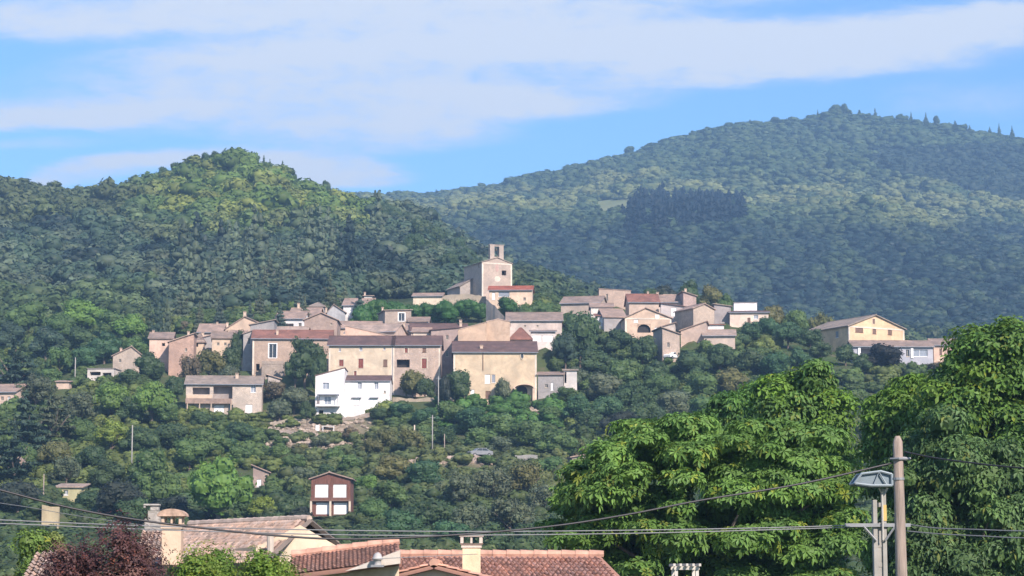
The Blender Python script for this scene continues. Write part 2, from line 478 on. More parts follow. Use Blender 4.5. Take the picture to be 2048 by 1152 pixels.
HOUSES = []     # (short name, px, py, half width px) for describing trees
def wall_face(mb, panes, org, ux, w, h, holes, nrm):
    """one rectangular wall with real openings; org lower left, ux unit vector along, outward normal nrm"""
    org = Vector(org); ux = Vector(ux); nrm = Vector(nrm); up = Vector((0, 0, 1))
    zb = -4.0
    xs = sorted({0.0, w} | {max(0.0, min(w, v)) for hh in holes for v in hh[:2]})
    zs = sorted({zb, h} | {max(zb, min(h, v)) for hh in holes for v in hh[2:4]})
    P = lambda x, z, dd=0.0: org + ux * x + up * z - nrm * dd
    for i in range(len(xs) - 1):
        for j in range(len(zs) - 1):
            cx = (xs[i] + xs[i + 1]) / 2; cz = (zs[j] + zs[j + 1]) / 2
            if any(a < cx < b and c < cz < d for a, b, c, d, *_ in holes): continue
            mb.quad(P(xs[i], zs[j]), P(xs[i + 1], zs[j]), P(xs[i + 1], zs[j + 1]), P(xs[i], zs[j + 1]))
    for a, b, c, d, kind in holes:
        a = max(a, 0.02); b = min(b, w - 0.02)
        dep = {'open': 1.6, 'cave': 1.2, 'arch': 0.6}.get(kind, 0.22)
        mb.quad(P(a, c), P(a, c, dep), P(a, d, dep), P(a, d))
        mb.quad(P(b, c), P(b, d), P(b, d, dep), P(b, c, dep))
        mb.quad(P(a, d), P(a, d, dep), P(b, d, dep), P(b, d))
        mb.quad(P(a, c), P(b, c), P(b, c, dep), P(a, c, dep))
        panes.append((P, a, b, c, d, dep, kind))
        if kind == 'arch':      # fill the corners so the opening reads as round-headed
            r = (b - a) / 2; n = 8
            for sgn, x0 in ((-1, a), (1, b)):
                for k in range(n // 2):
                    t0 = math.pi / 2 * k / (n / 2); t1 = math.pi / 2 * (k + 1) / (n / 2)
                    rz = min(r, (d - c) * 0.7)
                    xa = (a + b) / 2 + sgn * r * math.cos(t0); xb = (a + b) / 2 + sgn * r * math.cos(t1)
                    za = d - rz + rz * math.sin(t0); zb2 = d - rz + rz * math.sin(t1)
                    mb.quad(P(xa, za, 0.03), P(xb, zb2, 0.03), P(xb, d, 0.03), P(x0, d, 0.03), P(x0, za, 0.03))

def add_openings(root, panes, sill=True):
    for P, a, b, c, d, dep, kind in panes:
        if kind == 'open': 
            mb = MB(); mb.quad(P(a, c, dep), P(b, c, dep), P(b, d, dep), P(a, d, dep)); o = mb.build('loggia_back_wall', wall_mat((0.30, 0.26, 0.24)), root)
            continue
        if kind == 'cave':
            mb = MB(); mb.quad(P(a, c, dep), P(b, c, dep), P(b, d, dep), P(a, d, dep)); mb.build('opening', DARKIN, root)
            continue
        f = 0.07
        frame = MB()
        def bar(x0, x1, z0, z1, d0, d1):
            pts = [P(x0, z0, d0), P(x1, z0, d0), P(x1, z1, d0), P(x0, z1, d0), P(x0, z0, d1), P(x1, z0, d1), P(x1, z1, d1), P(x0, z1, d1)]
            i = len(frame.v); frame.v += [tuple(p) for p in pts]
            for q in ((0, 1, 2, 3), (7, 6, 5, 4), (4, 5, 1, 0), (5, 6, 2, 1), (6, 7, 3, 2), (7, 4, 0, 3)):
                frame.f.append(tuple(i + k for k in q))
        d0 = dep - 0.06; d1 = dep + 0.02
        bar(a, a + f, c, d, d0, d1); bar(b - f, b, c, d, d0, d1); bar(a + f, b - f, c, c + f, d0, d1); bar(a + f, b - f, d - f, d, d0, d1)
        name = 'door' if kind in ('door', 'wdoor', 'garage', 'arch') else 'window'
        if name == 'window':
            bar((a + b) / 2 - 0.03, (a + b) / 2 + 0.03, c + f, d - f, d0, d1)
            bar(a - 0.08, b + 0.08, c - 0.09, c - 0.01, -0.07, 0.03)      # sill
        surround = kind in ('white', 'pale_edge', 'red', 'wdoor')
        if kind in ('pale_edge', 'red'):
            bar(a - 0.18, a - 0.01, c, d + 0.17, -0.03, 0.02); bar(b + 0.01, b + 0.18, c, d + 0.17, -0.03, 0.02); bar(a - 0.01, b + 0.01, d + 0.01, d + 0.17, -0.03, 0.02)
        fm = {'red': CREAMP, 'brown': BROWNP, 'door': BROWNP, 'arch': BROWNP, 'dark': CREAMP}.get(kind, WHITE)
        win = frame.build(name, fm, root)
        pn = MB(); pn.quad(P(a + f, c + f, dep - 0.01), P(b - f, c + f, dep - 0.01), P(b - f, d - f, dep - 0.01), P(a + f, d - f, dep - 0.01))
        if kind in ('red', 'brown', 'shut', 'white', 'wdoor', 'garage', 'door', 'arch'):
            m = {'red': REDP, 'brown': BROWNP, 'shut': GREYP, 'white': WHITE, 'wdoor': WHITE, 'garage': WHITE, 'door': BROWNP, 'arch': DARKIN}[kind]
            sh = MB()
            def leaf(x0, x1):
                fr0, fr1 = dep - 0.12, dep - 0.03
                pts = [P(x0, c + f, fr0), P(x1, c + f, fr0), P(x1, d - f, fr0), P(x0, d - f, fr0), P(x0, c + f, fr1), P(x1, c + f, fr1), P(x1, d - f, fr1), P(x0, d - f, fr1)]
                i = len(sh.v); sh.v += [tuple(p) for p in pts]
                for q in ((0, 1, 2, 3), (4, 5, 1, 0), (5, 6, 2, 1), (6, 7, 3, 2), (7, 4, 0, 3)): sh.f.append(tuple(i + k for k in q))
            if kind in ('garage',): leaf(a + f, b - f)
            elif kind == 'arch': sh.quad(P(a, c, dep - 0.02), P(b, c, dep - 0.02), P(b, d, dep - 0.02), P(a, d, dep - 0.02))
            else:
                mid = (a + b) / 2
                leaf(a + f, mid - 0.02); leaf(mid + 0.02, b - f)
            sh.build({'garage': 'garage_door', 'door': 'door_leaf', 'wdoor': 'door_leaf', 'arch': 'opening'}.get(kind, 'shutter'), m, win)
        else:
            pn.build('pane', GLASS_PALE if kind == 'pale' else GLASS, win)

def chimney(root, x, y, z0, z1, w_, mat, cap=T_BROWN, smooth=False):
    w_ *= 0.85
    mb = MB(); h = w_ / 2
    mb.box(x - h, x + h, y - h, y + h, z0, z1 - 0.28)
    mb.box(x - h - 0.06, x + h + 0.06, y - h - 0.06, y + h + 0.06, z1 - 0.28, z1 - 0.18)
    c = mb.build('chimney', mat, root)
    m2 = MB()
    for sx in (-1, 1):
        for sy in (-1, 1):
            m2.box(x + sx * h * 0.8 - 0.05, x + sx * h * 0.8 + 0.05, y + sy * h * 0.8 - 0.05, y + sy * h * 0.8 + 0.05, z1 - 0.18, z1 - 0.07)
    m2.box(x - h - 0.04, x + h + 0.04, y - h - 0.04, y + h + 0.04, z1 - 0.07, z1)
    m2.build('chimney_cap', plain('cap_tile', cap), c)

def house(short, label, cat, L, Rr, eave, base, Y, d, rz, roof, rise, wall, tile, wins=(), side=(), chim=(), kind='plaster',
          name='village_house', k=None, over=0.35, gutter=True, seat=True, thick=0.17, pale_edge=None):
    """L, Rr, eave, base: photo columns and rows of the front wall at distance Y; rise in metres; k ridge column of a gable front"""
    cx = (L + Rr) / 2; a = R(rz)
    b0 = at(cx, base, Y)
    wid = (Rr - L) * Y / F / math.cos(TH) * 0.996 / math.cos(a)
    h = at(cx, eave, Y).z - b0.z
    root = empty(name, b0, a)
    tag(root, label, cat)
    HOUSES.append((short, cx, (eave + base) / 2, (Rr - L) / 2))
    if seat:
        c2 = Matrix.Rotation(a, 4, 'Z') @ Vector((0, d / 2, 0))
        SEATS.append((b0.x + c2.x, b0.y + c2.y, b0.z - 0.25, max(5.0, 0.62 * max(wid, d))))
        SEATS.append((b0.x, b0.y - 1.0, b0.z - 0.25, max(4.0, 0.4 * wid)))
    hw = wid / 2; r = rise
    kx = 0.0 if k is None else ((k - L) / (Rr - L) - 0.5) * wid
    def lx(px): return ((px - L) / (Rr - L)) * wid
    def lz(py): return at(cx, py, Y).z - b0.z
    if roof == 'side': H = lambda x, y: h + r * (1 - abs(y - d / 2) / (d / 2))
    elif roof == 'gable': H = lambda x, y: h + (r * (x + hw) / (kx + hw) if x < kx else r * (hw - x) / (hw - kx))
    elif roof == 'shedf': H = lambda x, y: h + r * y / d
    elif roof == 'shedb': H = lambda x, y: h + r * (1 - y / d)
    elif roof == 'shedr': H = lambda x, y: h + r * (x + hw) / wid
    elif roof == 'shedl': H = lambda x, y: h + r * (hw - x) / wid
    else: H = lambda x, y: h
    mb = MB(); panes = []
    def to_holes(spec, sidewall=False):
        out_ = []
        for s in spec:
            if sidewall: x, z, ww, hh_, kd = s; out_.append((x - ww / 2, x + ww / 2, z, z + hh_, kd))
            else:
                px, py, wp, hp, kd = s
                x = lx(px); ww = wp / (Rr - L) * wid
                z0 = lz(py + hp / 2); z1 = min(lz(py - hp / 2), hmin_f - 0.08)
                out_.append((x - ww / 2, x + ww / 2, max(z0, -0.2), z1, kd))
        return out_
    hmin_f = min(H(-hw, 0), H(hw, 0)); 
    upper = []
    normal_w = []
    for s in wins:
        if lz(s[1] + s[3] / 2) > hmin_f - 0.3: upper.append(s)
        else: normal_w.append(s)
    wall_face(mb, panes, (-hw, 0, 0), (1, 0, 0), wid, hmin_f, to_holes(normal_w), (0, -1, 0))
    hmin_l = min(H(-hw, 0), H(-hw, d)); hmin_r = min(H(hw, 0), H(hw, d)); hmin_b = min(H(-hw, d), H(hw, d))
    wall_face(mb, panes, (-hw, d, 0), (0, -1, 0), d, hmin_l, to_holes(side, True), (-1, 0, 0))
    wall_face(mb, panes, (hw, 0, 0), (0, 1, 0), d, hmin_r, [], (1, 0, 0))
    wall_face(mb, panes, (hw, d, 0), (-1, 0, 0), wid, hmin_b, [], (0, 1, 0))
    e = 1e-4
    def caps(x0, y0, x1, y1, hm, mids):
        pts = [(x0, y0, hm), (x1, y1, hm)]
        for (x, y) in [(x1, y1)] + mids + [(x0, y0)]:
            z = H(x, y)
            if z > hm + 1e-3: pts.append((x, y, z))
        if len(pts) > 2: mb.quad(*pts)
    gm = [(kx, 0)] if roof == 'gable' else []
    caps(-hw, 0, hw, 0, hmin_f, gm)
    caps(hw, d, -hw, d, hmin_b, [(kx, d)] if roof == 'gable' else [])
    caps(-hw, d, -hw, 0, hmin_l, [(-hw, d / 2)] if roof == 'side' else [])
    caps(hw, 0, hw, d, hmin_r, [(hw, d / 2)] if roof == 'side' else [])
    wallo = mb.build('wall', wall_mat(wall, kind), root)
    add_openings(root, panes)
    for px, py, wp, hp, kd in upper:      # small gable openings, framed on the wall face
        x = lx(px) - hw; ww = wp / (Rr - L) * wid / 2; z0 = lz(py + hp / 2); z1 = lz(py - hp / 2)
        m2 = MB()
        m2.box(x - ww - 0.1, x - ww, -0.05, 0.02, z0, z1); m2.box(x + ww, x + ww + 0.1, -0.05, 0.02, z0, z1)
        m2.box(x - ww - 0.1, x + ww + 0.1, -0.06, 0.02, z0 - 0.1, z0); m2.box(x - ww - 0.1, x + ww + 0.1, -0.05, 0.02, z1, z1 + 0.1)
        wo = m2.build('window', CREAMP, root)
        m3 = MB(); m3.box(x - ww, x + ww, -0.02, 0.01, z0, z1)
        m3.build('shutter' if kd in ('red', 'brown', 'white') else 'pane', {'red': REDP, 'brown': BROWNP, 'white': WHITE}.get(kd, GLASS), wo)
    if pale_edge:  # added pale strips imitating bright edge halos, no real quoins
        q = MB(); zt_ = hmin_f - 0.02
        q.box(-hw - 0.02, -hw + 0.34, -0.025, 0.3, -0.5, zt_); q.box(hw - 0.34, hw + 0.02, -0.025, 0.3, -0.5, zt_)
        q.box(-hw + 0.34, hw - 0.34, -0.05, 0.05, zt_ - 0.3, zt_)
        q.build('edge_halo_strips', wall_mat(pale_edge), root)
    # roof
    rb = MB(); g = 0.015; th = thick; o = over
    lo = lambda x, y: HX(x, y) + g
    hi = lambda x, y: HX(x, y) + g + th
    def slab(poly, Hf):
        rb.prism(poly, lambda x, y: Hf(x, y) + g, lambda x, y: Hf(x, y) + g + th)
    if roof == 'side':
        s = r / (d / 2)
        slab([(-hw - o, -o), (hw + o, -o), (hw + o, d / 2), (-hw - o, d / 2)], lambda x, y: h + s * y)
        slab([(-hw - o, d / 2), (hw + o, d / 2), (hw + o, d + o), (-hw - o, d + o)], lambda x, y: h + s * (d - y))
        rb.tube([(-hw - o - 0.02, d / 2, h + r + th + 0.01), (hw + o + 0.02, d / 2, h + r + th + 0.01)], 0.12, 6); ax = 'x'
    elif roof == 'gable':
        s1 = r / (kx + hw); s2 = r / (hw - kx)
        slab([(-hw - o, -o), (kx, -o), (kx, d + o), (-hw - o, d + o)], lambda x, y: h + s1 * (x + hw))
        slab([(kx, -o), (hw + o, -o), (hw + o, d + o), (kx, d + o)], lambda x, y: h + s2 * (hw - x))
        rb.tube([(kx, -o - 0.02, h + r + th + 0.01), (kx, d + o + 0.02, h + r + th + 0.01)], 0.12, 6); ax = 'y'
    elif roof == 'flat':
        slab([(-hw - o * .3, -o * .3), (hw + o * .3, -o * .3), (hw + o * .3, d + o * .3), (-hw - o * .3, d + o * .3)], lambda x, y: h); ax = 'x'
    elif roof == 'hip':
        q = min(d / 2, hw * 0.9); s = r / q
        A = [(-hw - o, -o), (hw + o, -o), (hw + o, d + o), (-hw - o, d + o)]
        z = h - s * o + g
        rl = (-hw + q, d / 2, h + r + g + th); rr_ = (hw - q, d / 2, h + r + g + th)
        lo4 = [(x, y, z) for x, y in A]; hi4 = [(x, y, z + th) for x, y in A]
        rb.quad(hi4[0], hi4[1], rr_, rl); rb.quad(hi4[1], hi4[2], rr_); rb.quad(hi4[2], hi4[3], rl, rr_); rb.quad(hi4[3], hi4[0], rl)
        for i in range(4): rb.quad(lo4[i], lo4[(i + 1) % 4], hi4[(i + 1) % 4], hi4[i])
        rb.quad(*reversed(lo4)); ax = 'x'
        rb.tube([rl, rr_], 0.1, 6)
        for c_, e_ in ((hi4[0], rl), (hi4[1], rr_)): rb.tube([c_, e_], 0.09, 6)
    else:
        Hs = {'shedf': lambda x, y: h + r * y / d, 'shedb': lambda x, y: h + r * (1 - y / d),
              'shedr': lambda x, y: h + r * (x + hw) / wid, 'shedl': lambda x, y: h + r * (hw - x) / wid}[roof]
        slab([(-hw - o, -o), (hw + o, -o), (hw + o, d + o), (-hw - o, d + o)], Hs)
        ax = 'x' if roof in ('shedf', 'shedb') else 'y'
    ro = rb.build('roof', tile_mat(tile, ax) if roof != 'flat' else plain('flat_roof', tile), root)
    if gutter and roof in ('side', 'shedf') and wid > 5:
        gz = h - (r / (d / 2) if roof == 'side' else r / d) * o + 0.02
        gb = MB(); gb.tube([(-hw - o, -o - 0.09, gz), (hw + o, -o - 0.09, gz)], 0.085, 6); gb.build('gutter', GREYP, root)
    for cpx, ctop, cw, cy in chim:
        x = lx(cpx) - hw
        zt = at(cpx, ctop, Y + cy * d).z - b0.z
        y = cy * d
        chimney(root, x, y, H(min(max(x, -hw), hw), y) - 0.2, min(max(zt, H(min(max(x, -hw), hw), y) + 0.65), H(min(max(x, -hw), hw), y) + 1.35), cw * Y / F, wall_mat(PEACH if wall != WHITEW else WHITEW))
    return root, dict(w=wid, h=h, d=d, lx=lambda p: lx(p) - hw, lz=lz, H=H, b0=b0, hw=hw)
# ------------------------------------------------------------------ the village
# --- front row
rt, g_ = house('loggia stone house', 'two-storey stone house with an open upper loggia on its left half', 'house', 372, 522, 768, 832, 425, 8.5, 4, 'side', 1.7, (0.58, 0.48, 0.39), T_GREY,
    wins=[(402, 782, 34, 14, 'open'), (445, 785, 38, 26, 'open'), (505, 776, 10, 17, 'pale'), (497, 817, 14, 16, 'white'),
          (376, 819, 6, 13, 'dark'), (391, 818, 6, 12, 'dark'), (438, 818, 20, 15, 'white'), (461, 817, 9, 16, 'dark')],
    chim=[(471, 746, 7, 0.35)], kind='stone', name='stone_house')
mb = MB(); mb.box(g_['lx'](372), g_['lx'](463), -1.0, -0.01, g_['lz'](808), g_['lz'](803)); mb.box(g_['lx'](372), g_['lx'](463), -1.0, -0.85, g_['lz'](803), g_['lz'](798)); mb.build('canopy_roof', tile_mat(T_PINK, 'x'), rt)
mb = MB(); mb.box(g_['lx'](373), g_['lx'](423), -0.12, -0.004, g_['lz'](797), g_['lz'](790)); mb.build('balcony_parapet', wall_mat(SAND), rt)
for p in (376, 400, 423, 462):
    mb = MB(); mb.box(g_['lx'](p) - .09, g_['lx'](p) + .09, -0.98, -0.80, g_['lz'](833), g_['lz'](808)); mb.build('canopy_post', wall_mat(SAND), rt)

rt, g_ = house('white house', 'bright white house wing with a tall single-slope roof and wooden pergola', 'house', 630, 688, 752, 838, 425, 8, 0, 'shedr', 1.45, WHITEW, T_DARK,
    wins=[(651, 772, 13, 13, 'pale'), (655, 801, 14, 17, 'pale'), (636, 800, 5, 13, 'brown'), (642, 829, 9, 18, 'cave')], name='white_house', over=0.12)
mb = MB(); mb.box(g_['lx'](635), g_['lx'](678), -1.3, -0.01, g_['lz'](790.5), g_['lz'](789)); 
for p in (637, 676): mb.box(g_['lx'](p) - .06, g_['lx'](p) + .06, -1.28, -1.18, g_['lz'](812), g_['lz'](790.5))
mb.build('pergola', GREYP, rt)
mb = MB(); mb.box(g_['lx'](633), g_['lx'](680), -1.4, -0.01, g_['lz'](813.5), g_['lz'](811)); mb.build('balcony', wall_mat(WHITEW), rt)
rt, g_ = house('white wing', 'bright white house wing with a low dark tiled roof and two small upper windows', 'house', 688, 779, 762, 826, 427, 7.5, 0, 'side', 1.15, WHITEW, T_DARK,
    wins=[(719, 771, 8, 15, 'pale'), (752, 771, 8, 15, 'pale'), (713, 803, 13, 13, 'white'), (747, 804, 16, 17, 'white'), (769, 784, 4, 5, 'dark')], name='white_house', over=0.2)
for a_, b_, c_ in ((703, 723, 796), (739, 757, 796)):
    mb = MB(); mb.box(g_['lx'](a_), g_['lx'](b_), -0.45, -0.01, g_['lz'](c_), g_['lz'](c_ - 1.2)); mb.build('awning', GREYP, rt)

rt, g_ = house('long cream house', 'long cream house with dark roof and closed red shutters above the white house', 'house', 657, 785, 690, 792, 445, 10, 0, 'side', 2.15, CREAMW, T_DARK,
    wins=[(682, 726, 9, 13, 'red'), (721, 727, 10, 19, 'red'), (770, 726, 8, 14, 'brown'), (721, 697, 6, 9, 'shut'), (768, 697, 4, 6, 'shut'), (679, 700, 4, 6, 'shut'), (710, 748, 5, 12, 'red')], pale_edge=(0.70, 0.60, 0.49), name='long_house', over=0.4)
rt, g_ = house('pink house end', 'pinkish stone house end with one tall red shutter and a vine-grown porch', 'house', 785, 880, 690, 792, 445, 10, 0, 'side', 2.15, PINK, T_DARK,
    wins=[(812, 701, 6, 10, 'red'), (848, 700, 7, 9, 'brown'), (848, 727, 10, 20, 'red'), (806, 727, 26, 16, 'cave'), (857, 785, 9, 20, 'white'), (824, 772, 20, 24, 'cave')], pale_edge=(0.70, 0.60, 0.49), name='long_house', kind='stone', over=0.4)
mb = MB()
mb.tube([(g_['lx'](785), -0.08, g_['lz'](690)), (g_['lx'](785), -0.08, 0)], 0.06, 6); mb.build('downpipe', GREYP, rt)

rt, g_ = house('big cream house', 'big square cream house with dark roof, oval attic window and arched garage porch', 'house', 907, 1073, 704, 806, 438, 12, 1.5, 'side', 2.5, (0.60, 0.47, 0.32), T_DARK,
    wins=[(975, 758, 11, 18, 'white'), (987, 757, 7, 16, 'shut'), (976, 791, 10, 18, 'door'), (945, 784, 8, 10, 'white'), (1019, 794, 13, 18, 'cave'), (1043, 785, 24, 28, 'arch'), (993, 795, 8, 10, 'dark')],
    chim=[(963, 690, 7, 0.15)], pale_edge=(0.70, 0.60, 0.49), name='cream_house', over=0.35)
mb = MB(); n = 18
pts = [(g_['lx'](1044) + 0.32 * math.cos(2 * math.pi * i / n), -0.05, g_['lz'](711) + 0.75 * math.sin(2 * math.pi * i / n)) for i in range(n + 1)]
mb.tube(pts, 0.10, 6, cap=False); o_ = mb.build('oval_window', CREAMP, rt)
mb = MB(); mb.quad(*[(p[0], -0.03, p[2]) for p in pts[:-1]]); mb.build('pane', GLASS, o_)
mb = MB(); mb.tube([(g_['lx'](966), -0.09, g_['lz'](704)), (g_['lx'](966), -0.09, g_['lz'](741))], 0.08, 6); mb.build('downpipe', BROWNP, rt)
mb = MB()   # arched porch standing out from the wall
A0, A1, zt = g_['lx'](1030), g_['lx'](1066), g_['lz'](770)
mb.box(A0 - 0.2, A0 + 0.15, -1.6, -0.01, -0.5, zt - 0.8); mb.box(A1 - 0.15, A1 + 0.3, -1.6, -0.01, -0.5, zt - 0.8)
for i in range(10):
    t0, t1 = math.pi * i / 10, math.pi * (i + 1) / 10
    cxm, rr2 = (A0 + A1) / 2, (A1 - A0) / 2 + 0.1
    p = lambda t, r_, y: (cxm - r_ * math.cos(t), y, zt - 0.8 + r_ * 0.42 * math.sin(t))
    mb.quad(p(t0, rr2, -1.6), p(t1, rr2, -1.6), p(t1, rr2 + .3, -1.6), p(t0, rr2 + .3, -1.6))
    mb.quad(p(t0, rr2 + .3, -1.6), p(t1, rr2 + .3, -1.6), p(t1, rr2 + .3, -.01), p(t0, rr2 + .3, -.01))
    mb.quad(p(t0, rr2, -.01), p(t1, rr2, -.01), p(t1, rr2, -1.6), p(t0, rr2, -1.6))
mb.build('arched_porch', wall_mat(PEACH), rt)

house('low stone cottage', 'low grey stone cottage beside the big cream house', 'cottage', 1076, 1126, 750, 792, 438, 6, -3, 'shedf', 1.0, GREYW, T_BROWN,
      wins=[(1093, 772, 6, 7, 'dark'), (1104, 773, 5, 16, 'white')], kind='stone', name='cottage')
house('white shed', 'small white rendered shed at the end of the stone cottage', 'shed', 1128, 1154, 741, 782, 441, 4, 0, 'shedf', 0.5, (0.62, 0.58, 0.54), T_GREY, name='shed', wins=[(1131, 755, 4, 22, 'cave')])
rt, g_ = house('arched-window stone house', 'stone house with red roof and one tall white arched window over a terrace', 'house', 505, 662, 677, 745, 457, 9, 3, 'side', 2.0, (0.50, 0.37, 0.28), T_RED,
      wins=[(545, 702, 15, 28, 'pale_edge'), (544, 727, 16, 8, 'cave'), (500 + 16, 735, 7, 14, 'cave')], chim=[(553, 660, 5, 0.2)], kind='stone', pale_edge=(0.70, 0.60, 0.49), name='stone_house')
mb = MB(); mb.box(g_['lx'](525), g_['lx'](570), -2.6, -0.02, -3, g_['lz'](731)); mb.box(g_['lx'](525), g_['lx'](570), -2.65, -2.45, g_['lz'](731), g_['lz'](725)); mb.build('terrace', STONE, rt)
house('grey shaded side', 'grey block standing in for the shaded left side of the red-roofed stone house', 'annex', 486, 504, 668, 738, 461, 6, 12, 'shedr', 0.7, GREYW, T_BROWN, wins=[(497, 682, 5, 12, 'dark')], name='annex')  # added block: shade on the stone house's left side, put into grey walls

# --- left cluster
house('far left house', 'pale pink house cut by the left edge with two small windows', 'house', -30, 30, 784, 812, 420, 11, -8, 'side', 1.7, (0.60, 0.45, 0.36), T_PINK, wins=[(4, 797, 6, 8, 'dark'), (-12, 797, 6, 8, 'dark'), (18, 797, 6, 8, 'pale')], name='village_house')
house('far left upper house', 'pink tiled house roof rising behind the far left house', 'house', -40, 34, 768, 790, 434, 9, -6, 'side', 1.9, PINK, T_PALE, name='village_house')
house('flat roofed annex', 'low white flat roofed annex at the left end of the village', 'annex', 174, 228, 738, 758, 448, 5, -6, 'flat', 0.1, (0.62, 0.56, 0.50), (0.2, 0.18, 0.17), wins=[(190, 747, 22, 7, 'cave'), (214, 749, 18, 7, 'cave')], name='annex', over=0.5)
house('stone barn', 'squat stone barn with a pink tiled roof above the flat annex', 'barn', 226, 285, 712, 744, 456, 9, 8, 'gable', 1.9, STONEW, T_PINK, k=262, wins=[(222 + 18, 722, 5, 7, 'dark')], side=[(4, 1.2, 0.7, 1.0, 'dark')], kind='stone', name='barn', chim=[(240, 688, 5, 0.5)])
house('pink house', 'pink rendered house with a low grey roof at the left of the village', 'house', 298, 343, 677, 735, 464, 8, 4, 'side', 1.5, (0.58, 0.42, 0.33), T_BROWN, chim=[(302, 663, 5, 0.5)], wins=[(326, 689, 6, 6, 'cave')])
house('tall pink gable house', 'tall pinkish stone house whose roof climbs to the right', 'house', 337, 386, 684, 752, 460, 8, 4, 'shedr', 1.7, (0.50, 0.33, 0.25), T_PALE, kind='stone', wins=[(371, 670 + 30, 4, 7, 'dark')], chim=[(373, 660, 5, 0.4)])
house('little dark roofed house', 'little house with a dark hipped roof between the pink house and the grey house', 'house', 385, 408, 681, 705, 472, 6, 0, 'hip', 1.6, SAND, T_BROWN, wins=[(393, 689, 6, 9, 'cave')])
house('grey stone house', 'grey stone house with a rising pink roof and pale chimney', 'house', 404, 452, 676, 718, 474, 8, 14, 'shedr', 1.5, GREYW, T_PINK, kind='stone', chim=[(408, 646, 6, 0.4)], wins=[(438, 688, 4, 6, 'dark')])
house('upper brown roofs', 'dark pink tiled house just behind the grey stone house', 'house', 396, 444, 664, 690, 486, 8, 0, 'side', 2.0, PINK, T_PINK, chim=[(429, 645, 4, 0.5)])
house('gabled sand house', 'sand coloured house with an off-centre gable facing the valley', 'house', 451, 549, 659, 690, 482, 9, 8, 'gable', 2.7, (0.56, 0.42, 0.31), T_BROWN, k=489, chim=[(489, 623, 7, 0.12), (455, 638, 5, 0.15)], wins=[(523, 653, 5, 3, 'dark')])
house('white loggia house', 'white fronted house with a square loggia opening under a pink roof', 'house', 552, 608, 637, 668, 492, 8, -3, 'side', 1.9, WHITEW, T_PINK, wins=[(577, 653, 20, 12, 'open'), (600, 652, 6, 12, 'dark')])
house('blank stone gable', 'blank brownish stone gable house with a low pitched roof', 'house', 608, 674, 640, 700, 476, 9, 0, 'gable', 1.5, (0.42, 0.31, 0.25), T_PINK, k=642, kind='stone', wins=[(662, 648, 4, 4, 'dark')])
house('upper left roofs', 'old house with a grey pink roof and white dormer wall above the loggia house', 'house', 578, 636, 632, 660, 508, 9, -4, 'side', 2.2, SAND, T_PINK, chim=[(590, 604, 5, 0.5), (603, 612, 8, 0.2)])
house('small dome roof house', 'tiny house with a rounded pale roof behind the upper left roofs', 'house', 620, 648, 612, 640, 520, 6, 0, 'hip', 1.0, GREYW, T_GREY)
house('grey gable house', 'grey rendered gable house in shade beside the white walled house', 'house', 654, 690, 625, 665, 508, 8, 10, 'gable', 1.7, (0.36, 0.36, 0.37), T_BROWN, k=667, chim=[(652 + 2, 606, 4, 0.3)])
house('white walled house', 'small house with a tall white wall and long pink roof above the hedge trees', 'house', 686, 744, 610, 648, 511, 8, -4, 'side', 1.8, WHITEW, T_PINK)
house('low white outbuilding', 'low white outbuilding peeping over the hedge trees', 'outbuilding', 728, 744, 592, 606, 532, 4, 0, 'shedf', 0.4, (0.6, 0.56, 0.5), T_PALE, name='outbuilding', chim=[(729, 584, 4, 0.3)])
# --- centre
house('pale roofed lean-to', 'lean-to with a broad pale salmon roof behind the long cream house', 'house', 690, 836, 684, 700, 462, 7, 0, 'shedl', 3.3, (0.66, 0.45, 0.34), T_PALE, over=0.1)
house('salmon roof house', 'house with a sloping salmon roof running down behind the long cream house', 'house', 690, 790, 664, 690, 471, 8, -16, 'side', 1.9, (0.55, 0.41, 0.33), T_PALE)
house('dark long roof house', 'long house with a dark roof under the clipped hedge trees', 'house', 822, 934, 663, 690, 476, 9, 3, 'side', 2.0, (0.5, 0.4, 0.34), T_DARK, chim=[(922, 638, 6, 0.4)])
house('pink roof below hedge', 'low house with a pink roof right below the left hedge trees', 'house', 676, 762, 656, 680, 486, 8, 4, 'side', 1.7, PINK, T_PINK)
house('long low pink roof', 'long low pink roofed house in the middle of the village', 'house', 742, 860, 660, 690, 478, 8, -4, 'side', 1.6, PINK, T_PINK, chim=[(807, 640, 5, 0.1)])
house('white-arch stone house', 'square stone house with one white arched window amid the roofs', 'house', 770, 822, 622, 664, 492, 8, 14, 'shedr', 0.25, (0.40, 0.32, 0.26), T_GREY, wins=[(803, 634, 12, 16, 'pale_edge')], kind='stone', chim=[(757 + 16, 610, 4, 0.6)])
house('low annex by white arch', 'low pink annex right of the stone house with the white arch', 'annex', 818, 856, 643, 664, 490, 6, -2, 'side', 1.1, (0.60, 0.47, 0.42), T_BROWN, name='annex')
house('small cream gable', 'small cream wall and tiled roof just above the long dark roof', 'house', 826, 860, 664, 690, 464, 6, 0, 'side', 1.0, (0.62, 0.52, 0.42), T_PINK)
house('tall stone house', 'tall narrow-windowed stone house between the two big cream houses', 'house', 862, 932, 661, 770, 460, 9, 5, 'shedr', 0.7, (0.44, 0.33, 0.285), T_DARK, wins=[(894, 675, 5, 9, 'dark'), (914, 677, 3, 12, 'dark'), (894, 707, 5, 12, 'dark'), (870, 673, 4, 5, 'dark')], kind='stone', chim=[(922, 640, 6, 0.2)])
house('peach blank wall house', 'windowless peach house with a roof edge rising to the right', 'house', 916, 973, 660, 722, 452, 9, 0, 'shedr', 1.5, (0.57, 0.41, 0.29), T_PALE, over=0.08)
house('tan blank wall house', 'windowless tan house joined to the right of the peach house', 'house', 973, 1020, 644, 720, 454, 9, 0, 'gable', 0.5, (0.52, 0.38, 0.275), T_PALE, k=996, over=0.08)
